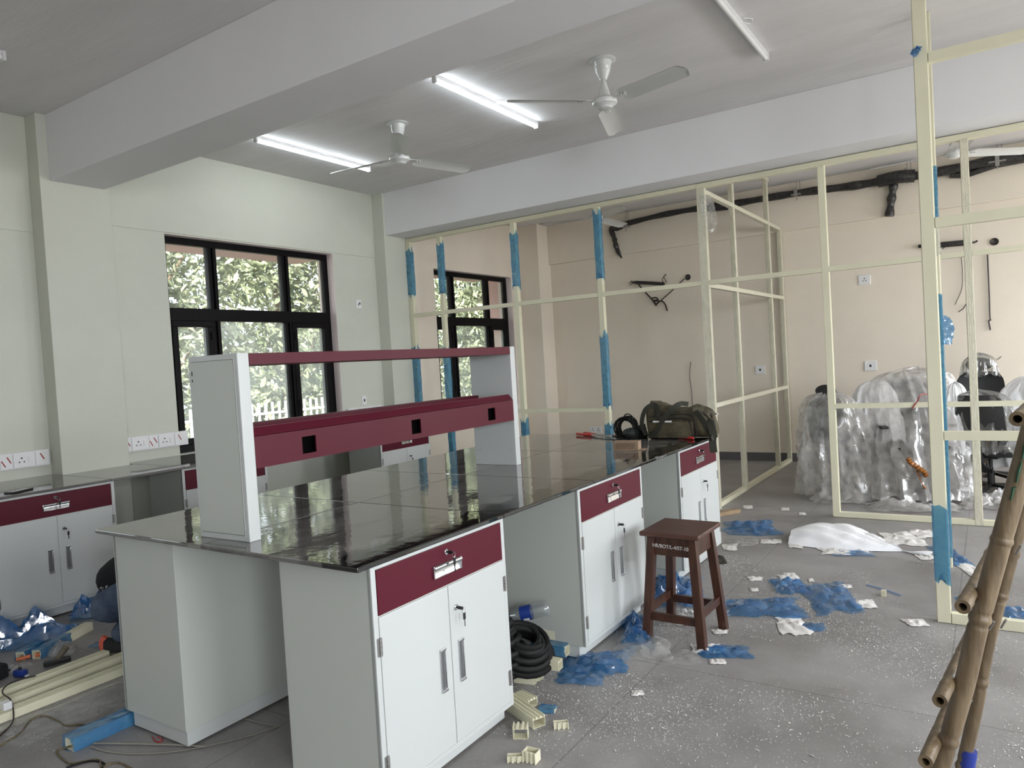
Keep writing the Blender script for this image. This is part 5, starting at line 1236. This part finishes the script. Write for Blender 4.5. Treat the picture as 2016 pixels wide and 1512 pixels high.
floor_line('plastic_strip', [(480, 1416), (510, 1424), (548, 1432)], 0.005, M['strip'], 'short pale plastic strip in the gap between the cabinets', 'strip', flat=0.3)
floor_line('cable', [(300, 1452), (306, 1460), (316, 1462), (320, 1456), (310, 1452)], 0.003, M['wirered'], 'tiny knot of red wire beneath the left island cabinet', 'cable')
floor_line('plastic_strip', [(1706, 1153), (1740, 1162), (1774, 1174)], 0.006, M['blue'] if False else B_, 'thin straight blue strip on the open floor', 'strip', flat=0.3)
# swept clear sheet with bright flecks in front of the profiles
scrap('clear_film', 0, 0, 1, 1, Cl, 'thin clear protective sheet on the floor in front of the cream profiles', 'plastic film', 0.004, 55, rz=R(90), world=(-3.62, 1.72, 0.001, 0.8, 0.30))

# metal shavings
rnd = random.Random(21); vs, fs = [], []
def chip(x, y, s):
    a = rnd.uniform(0, 6.28); k = len(vs); dx, dy = math.cos(a)*s, math.sin(a)*s; wx, wy = -math.sin(a)*s*0.3, math.cos(a)*s*0.3
    h = rnd.uniform(0.0006, 0.0035)
    vs.extend([(x-dx-wx, y-dy-wy, 0.0008), (x-dx+wx, y-dy+wy, 0.001+h*rnd.random()), (x+wx*1.3, y+wy*1.3, h+0.001), (x-wx, y-wy, h*0.6+0.001), (x+dx+wx, y+dy+wy, 0.0012), (x+dx-wx, y+dy-wy, 0.0008+h*rnd.random())])
    fs.extend([(k, k+1, k+2, k+3), (k+3, k+2, k+4, k+5)])
n = 0
while n < 24000:
    x, y = rnd.uniform(-1.9, 0.9), rnd.uniform(2.0, 5.6)
    dn = nz((x*1.6, y*1.6, 4))+0.35*nz((x*6, y*6, 1))+0.35-0.16*max(0, y-3.4)-0.25*max(0, -1.2-x)
    if dn < rnd.random()*0.9: continue
    chip(x, y, rnd.uniform(0.0012, 0.0040) if rnd.random() < 0.975 else rnd.uniform(0.005, 0.011)); n += 1
for k in range(500):
    chip(rnd.uniform(-3.8, -3.3), rnd.uniform(1.35, 2.0), rnd.uniform(0.001, 0.004))
me = bpy.data.meshes.new('metal_shavings'); me.from_pydata(vs, [], fs); me.materials.append(M['chip'])
o = bpy.data.objects.new('metal_shavings', me); C.objects.link(o); tag(o, 'fine silvery metal shavings scattered over the grey floor', 'shavings', kind='stuff')
for x, y in ((1218, 1465), (1120, 1435)):
    pass

# ------------------------------------------------------------------ wrapped office chairs
def make_chair(label):
    t = thing('office_chair', label, 'chair', (0, 0, 0), 0, 'black office chairs in the far room')
    for k in range(5):
        a = 2*PI*k/5+0.3; dx, dy = math.cos(a), math.sin(a)
        lg_ = MB().obox((0.03*dx, 0.03*dy, 0.105), (0.29*dx, 0.29*dy, 0.075), 0.04, 0.03, 0.005).build('base_leg', M['black'], t)
        m_ = Matrix.Translation((0.30*dx, 0.30*dy, 0.028)) @ Matrix.Rotation(a, 4, 'Z') @ Matrix.Rotation(PI/2, 4, 'X')
        MB().lathe([(0, -0.02), (0.026, -0.02), (0.028, 0), (0.026, 0.02), (0, 0.02)], (0, 0, 0), 14, m_).build('caster', M['rubber'], lg_, True)
    MB().tube([(0, 0, 0.08), (0, 0, 0.26), (0, 0, 0.261), (0, 0, 0.42)], [0.032, 0.030, 0.018, 0.018], 12).build('gas_column', M['black'], t, True)
    b = MB(); b.box(-0.245, 0.245, -0.24, 0.23, 0.44, 0.515, 0.03); b.build('seat', M['chairblack'], t, True)
    MB().box(-0.09, 0.09, -0.11, 0.11, 0.40, 0.44, 0.01).build('mechanism', M['black'], t)
    b = MB()
    def bk(u, v, o_=0.0):
        wdt = 0.235*(1-0.10*v)*(1-abs(2*v-1)**6*0.35)
        return Vector(((u-0.5)*2*wdt, 0.245+0.05*math.sin(PI*v)-0.05*(1-abs(2*u-1)**2)*-0.8+0.06*v+o_, 0.55+0.56*v))
    b.grid(lambda u, v: bk(u, v), 14, 16); b.grid(lambda u, v: bk(u, v, 0.035), 14, 16)
    b.build('backrest', M['chairblack'], t, True)
    MB().tube(smooth_path([(0, 0.10, 0.42), (0, 0.27, 0.44), (0, 0.34, 0.60), (0, 0.36, 0.80)]), 0.02, 10).build('back_support', M['black'], t, True)
    for s in (-1, 1):
        MB().tube(smooth_path([(s*0.20, 0.0, 0.44), (s*0.29, 0.0, 0.46), (s*0.30, 0.02, 0.60), (s*0.29, 0.02, 0.67)]), 0.016, 8).build('arm_post', M['black'], t, True)
        MB().box(s*0.29-0.035, s*0.29+0.035, -0.12, 0.12, 0.67, 0.695, 0.008).build('armrest', M['black'], t, True)
    return t
def headrest(t):
    b = MB(); b.grid(lambda u, v: Vector((0.125*math.cos(2*PI*u)*math.sin(PI*v), 0.34+0.035*math.cos(PI*v)*1.0+0.0*u, 1.19+0.07*math.sin(2*PI*u)*math.sin(PI*v))), 22, 10, True)
    b.build('headrest', M['chairblack'], t, True); MB().obox((0, 0.34, 1.05), (0, 0.35, 1.16), 0.04, 0.02, 0.003).build('headrest_post', M['black'], t)
CH = [((-1.24, 7.80), 160, 'black office chair under clear plastic, leftmost of the group', False), ((-0.72, 8.74), 200, 'black office chair under plastic at the back, by the far wall', False),
      ((-0.62, 7.78), 20, 'black office chair under plastic in the middle of the group', False), ((-0.04, 8.12), 165, 'black office chair with a stretch wrapped back, right of the nearest post', False),
      ((-0.05, 8.75), 10, 'black office chair with a headrest standing behind the others', True)]
proto = make_chair('x'); first = True
chairs = []
for (x, y), rz, lab, hd in CH:
    t = proto if first else copy_tree(proto); first = False
    t.location = (x, y, 0); t.rotation_euler = (0, 0, R(rz)); t['label'] = lab; chairs.append(t)
chairs[3].scale = (1, 1, 0.86); chairs[0].scale = (0.86, 0.9, 0.88); headrest(chairs[0])
headrest(chairs[4])
# gooseneck bellows on the fourth chair
b = MB(); P = smooth_path([on_y(1925, 880, 7.55), on_y(1927, 905, 7.52), on_y(1935, 922, 7.5), on_y(1955, 927, 7.5)], 14)
b.tube(P, [0.026+0.006*(i % 2) for i in range(len(P))], 12); P0 = P[0].copy()
for v in b.b.verts: v.co -= P0
o = b.build('bellows_hose', M['rubber'], None, True, loc=P0); tag(o, 'short ribbed black bellows hose hanging from the wrapped chair', 'hose')
M['cover'] = film('milky_plastic_cover', (0.86, 0.84, 0.82), 0.44, rough=0.18, glossy=0.06, tint=(0.88, 0.87, 0.86))
M['wrap'] = film('stretch_wrap', (0.60, 0.60, 0.58), 0.22, rough=0.12, glossy=0.10, tint=(0.8, 0.8, 0.8))
def cover(c, top, bot, zt, zb, seed, label, m='cover', lean=(0, 0), nf=13, sq=0.55):
    b = MB()
    def F(u, v):
        a = 2*PI*u; c_, s_ = math.cos(a), math.sin(a)
        if v < 0.22: k = v/0.22; rx, ry = top[0]*math.sin(k*PI/2), top[1]*math.sin(k*PI/2); z = zt-0.10*(1-math.cos(k*PI/2))
        else: k = (v-0.22)/0.78; rx, ry = top[0]+(bot[0]-top[0])*k**sq, top[1]+(bot[1]-top[1])*k**sq; z = zt-0.10-(zt-0.10-zb)*k
        kk = min(1, v/0.25)
        fold = 0.16*nz((c_*2.2, s_*2.2+seed, z*1.1), 1.0)+0.09*math.sin(nf*a+3*nz((c_, s_, z*1.5+seed)))*min(1, v*1.3)+0.10*nz((c_*6, s_*6+seed, z*5), 1.0)+0.05*nz((c_*14, s_*14, z*13+seed), 1.0)
        rx *= 1+fold*kk; ry *= 1+fold*kk
        z += (0.05*nz((c_*1.5, s_*1.5, seed), 1.0)+0.06*nz((c_*5, s_*5, seed), 1.0))*(0.4 if v < 0.95 else 1.0)
        return Vector((rx*c_+lean[0]*(zt-z), ry*s_+lean[1]*(zt-z), max(0.004, z)))
    b.grid(F, 110, 48, True); o = b.build('plastic_cover', M[m], None, True, loc=(c[0], c[1], 0)); return tag(o, label, 'plastic cover', 'plastic covers over the office chairs')
def over(i, top, bot, zt, zb, seed, label, m='cover', off=0.30, lean=-0.24, nf=13):
    t = chairs[i]; rz = t.rotation_euler.z
    c = Vector(t.location) + Matrix.Rotation(rz, 3, 'Z') @ Vector((0, off, 0))
    o = cover((c.x, c.y), top, bot, zt, zb, seed, label, m, (0, lean), nf); o.rotation_euler = (0, 0, rz)
    del o['category']; del o['group']; o.parent = t                       # wrapped round its chair: moves with it
    o.matrix_parent_inverse = Matrix.LocRotScale(t.location, t.rotation_euler, t.scale).inverted(); return o
over(0, (0.24, 0.13), (0.36, 0.42), 1.03, 0.02, 1.0, 'clear plastic cover over the leftmost chair, reaching the floor')
over(1, (0.29, 0.15), (0.42, 0.44), 1.20, 0.20, 4.0, 'plastic cover on the back chair rising behind the middle one')
over(2, (0.31, 0.18), (0.46, 0.50), 1.19, 0.03, 3.0, 'large creased clear plastic cover over the middle chair', nf=17)
cover((-0.98, 7.98), (0.17, 0.14), (0.24, 0.26), 1.10, 0.55, 2.0, 'milky plastic hood between the left and middle chairs', 'foam')
cover((-0.30, 7.95), (0.10, 0.12), (0.19, 0.20), 1.06, 0.42, 5.0, 'torn white plastic hood hanging behind the nearest post', 'foam')
over(3, (0.25, 0.09), (0.28, 0.13), 0.99, 0.44, 6.0, 'stretch wrap around the black chair back on the right', 'wrap', lean=-0.06)
cover((-0.105, 9.08), (0.15, 0.07), (0.16, 0.08), 1.30, 1.08, 8.0, 'plastic wrap around the headrest at the back', 'wrap')
cover((0.38, 8.35), (0.26, 0.2), (0.42, 0.3), 1.10, 0.25, 9.0, 'bright white foam wrap at the right edge of the chair group', 'foam')
for k, (x, y, lx, ly, h, lab, mm) in enumerate(((-1.25, 7.42, 0.55, 0.30, 0.10, 'clear plastic trailing on the floor left of the wrapped chairs', 'cover'), (-0.62, 7.25, 0.75, 0.35, 0.12, 'clear plastic spilling onto the floor below the middle chair', 'cover'),
      (0.02, 7.55, 0.55, 0.35, 0.16, 'white and clear plastic heap under the right chair', 'cover'), (0.15, 7.7, 0.4, 0.3, 0.26, 'white foam bag under the right chair', 'foam'))):
    scrap('plastic_heap', 0, 0, 1, 1, M[mm], lab, 'plastic sheet', h, 17.3*k+5, rz=R(10), world=(x, y, 0.003, lx, ly))
q = on_y(1805, 915, 7.3)
b = MB(); b.tube(smooth_path([(-0.07, 0, 0.06), (-0.05, 0, 0.02), (0.0, 0, -0.02), (0.05, 0, -0.06), (0.07, 0, -0.10)]), [0.030+0.022*abs(math.sin(k*1.1)) for k in range(25)], 12, flat=0.5)
b.tube([(0.0, 0, -0.05), (0.03, 0, -0.16), (0.06, 0, -0.21)], [0.01, 0.004, 0.012], 8)
o = b.build('tape_clump', M['browntape'], None, True, loc=q); tag(o, 'crumpled brown packing tape stuck on the middle plastic cover', 'tape')
for (x, y, s_, lab, rz) in ((-0.30, 8.30, 0.30, 'brown cardboard box behind the nearest post among the chairs', 20), (0.30, 8.35, 0.32, 'brown cardboard box on the floor behind the right chair', -10)):
    t = thing('cardboard_box', lab, 'box', (x, y, 0), R(rz), 'brown cardboard boxes among the chairs')
    MB().box(-s_/2, s_/2, -s_/2, s_/2, 0.001, 0.36, 0.004).build('carton', M['card'], t)
    MB().obox((-s_/2, -s_/2+0.01, 0.362), (-s_/2-0.1, -s_/2+0.01, 0.45), s_*0.9, 0.004, up=(0, 1, 0)).build('flap', M['card'], t)
# red wire over the frame's lower rail
b = MB(); P = [on_y(x, y, 6.715) for x, y in ((1796, 804), (1806, 790), (1812, 778))] + [on_y(x, y, 7.2) for x, y in ((1825, 776), (1850, 777))]
b.tube(smooth_path(P, 5), 0.005, 6); P0 = P[0].copy()
for v in b.b.verts: v.co -= P0
o = b.build('cable', M['wirered'], None, True, loc=P0); tag(o, 'red wire hooked over the rail in front of the wrapped chairs', 'cable')
# torn film tatters on the frames
def tatter(P, wd, y, m, lab):
    pts = [on_y(a, b_, y-0.01*k) for k, (a, b_) in enumerate(P)]; P0 = pts[0].copy(); b = MB(); sp_ = smooth_path([p-P0 for p in pts], 6); n_ = len(sp_)
    b.grid(lambda u, v: sp_[min(n_-1, int(u*(n_-1)))] + Vector(((v-0.5)*wd*(0.4+0.9*math.sin(PI*min(1, 0.15+u*0.8)))+0.01*nz((u*9, v*6, 1)), 0.03*nz((u*7, v*7, 3)), 0.01*nz((u*5, v*9, 8)))), 24, 8)
    o = b.build('film_tatter', M[m], None, True, loc=P0); tag(o, lab, 'plastic film')
tatter([(1388, 385), (1394, 410), (1400, 440), (1398, 458)], 0.10, 6.70, 'clearfilm', 'clear film tatter hanging from the top corner of the return frame')
tatter([(1850, 622), (1858, 645), (1866, 678)], 0.09, JY0+0.04, 'bluefilm', 'loose blue film flag sticking out beside the nearest post')
tatter([(1808, 92), (1803, 100), (1800, 112)], 0.035, 4.35, 'bluefilm', 'small blue film tag on the nearest post near the ceiling')
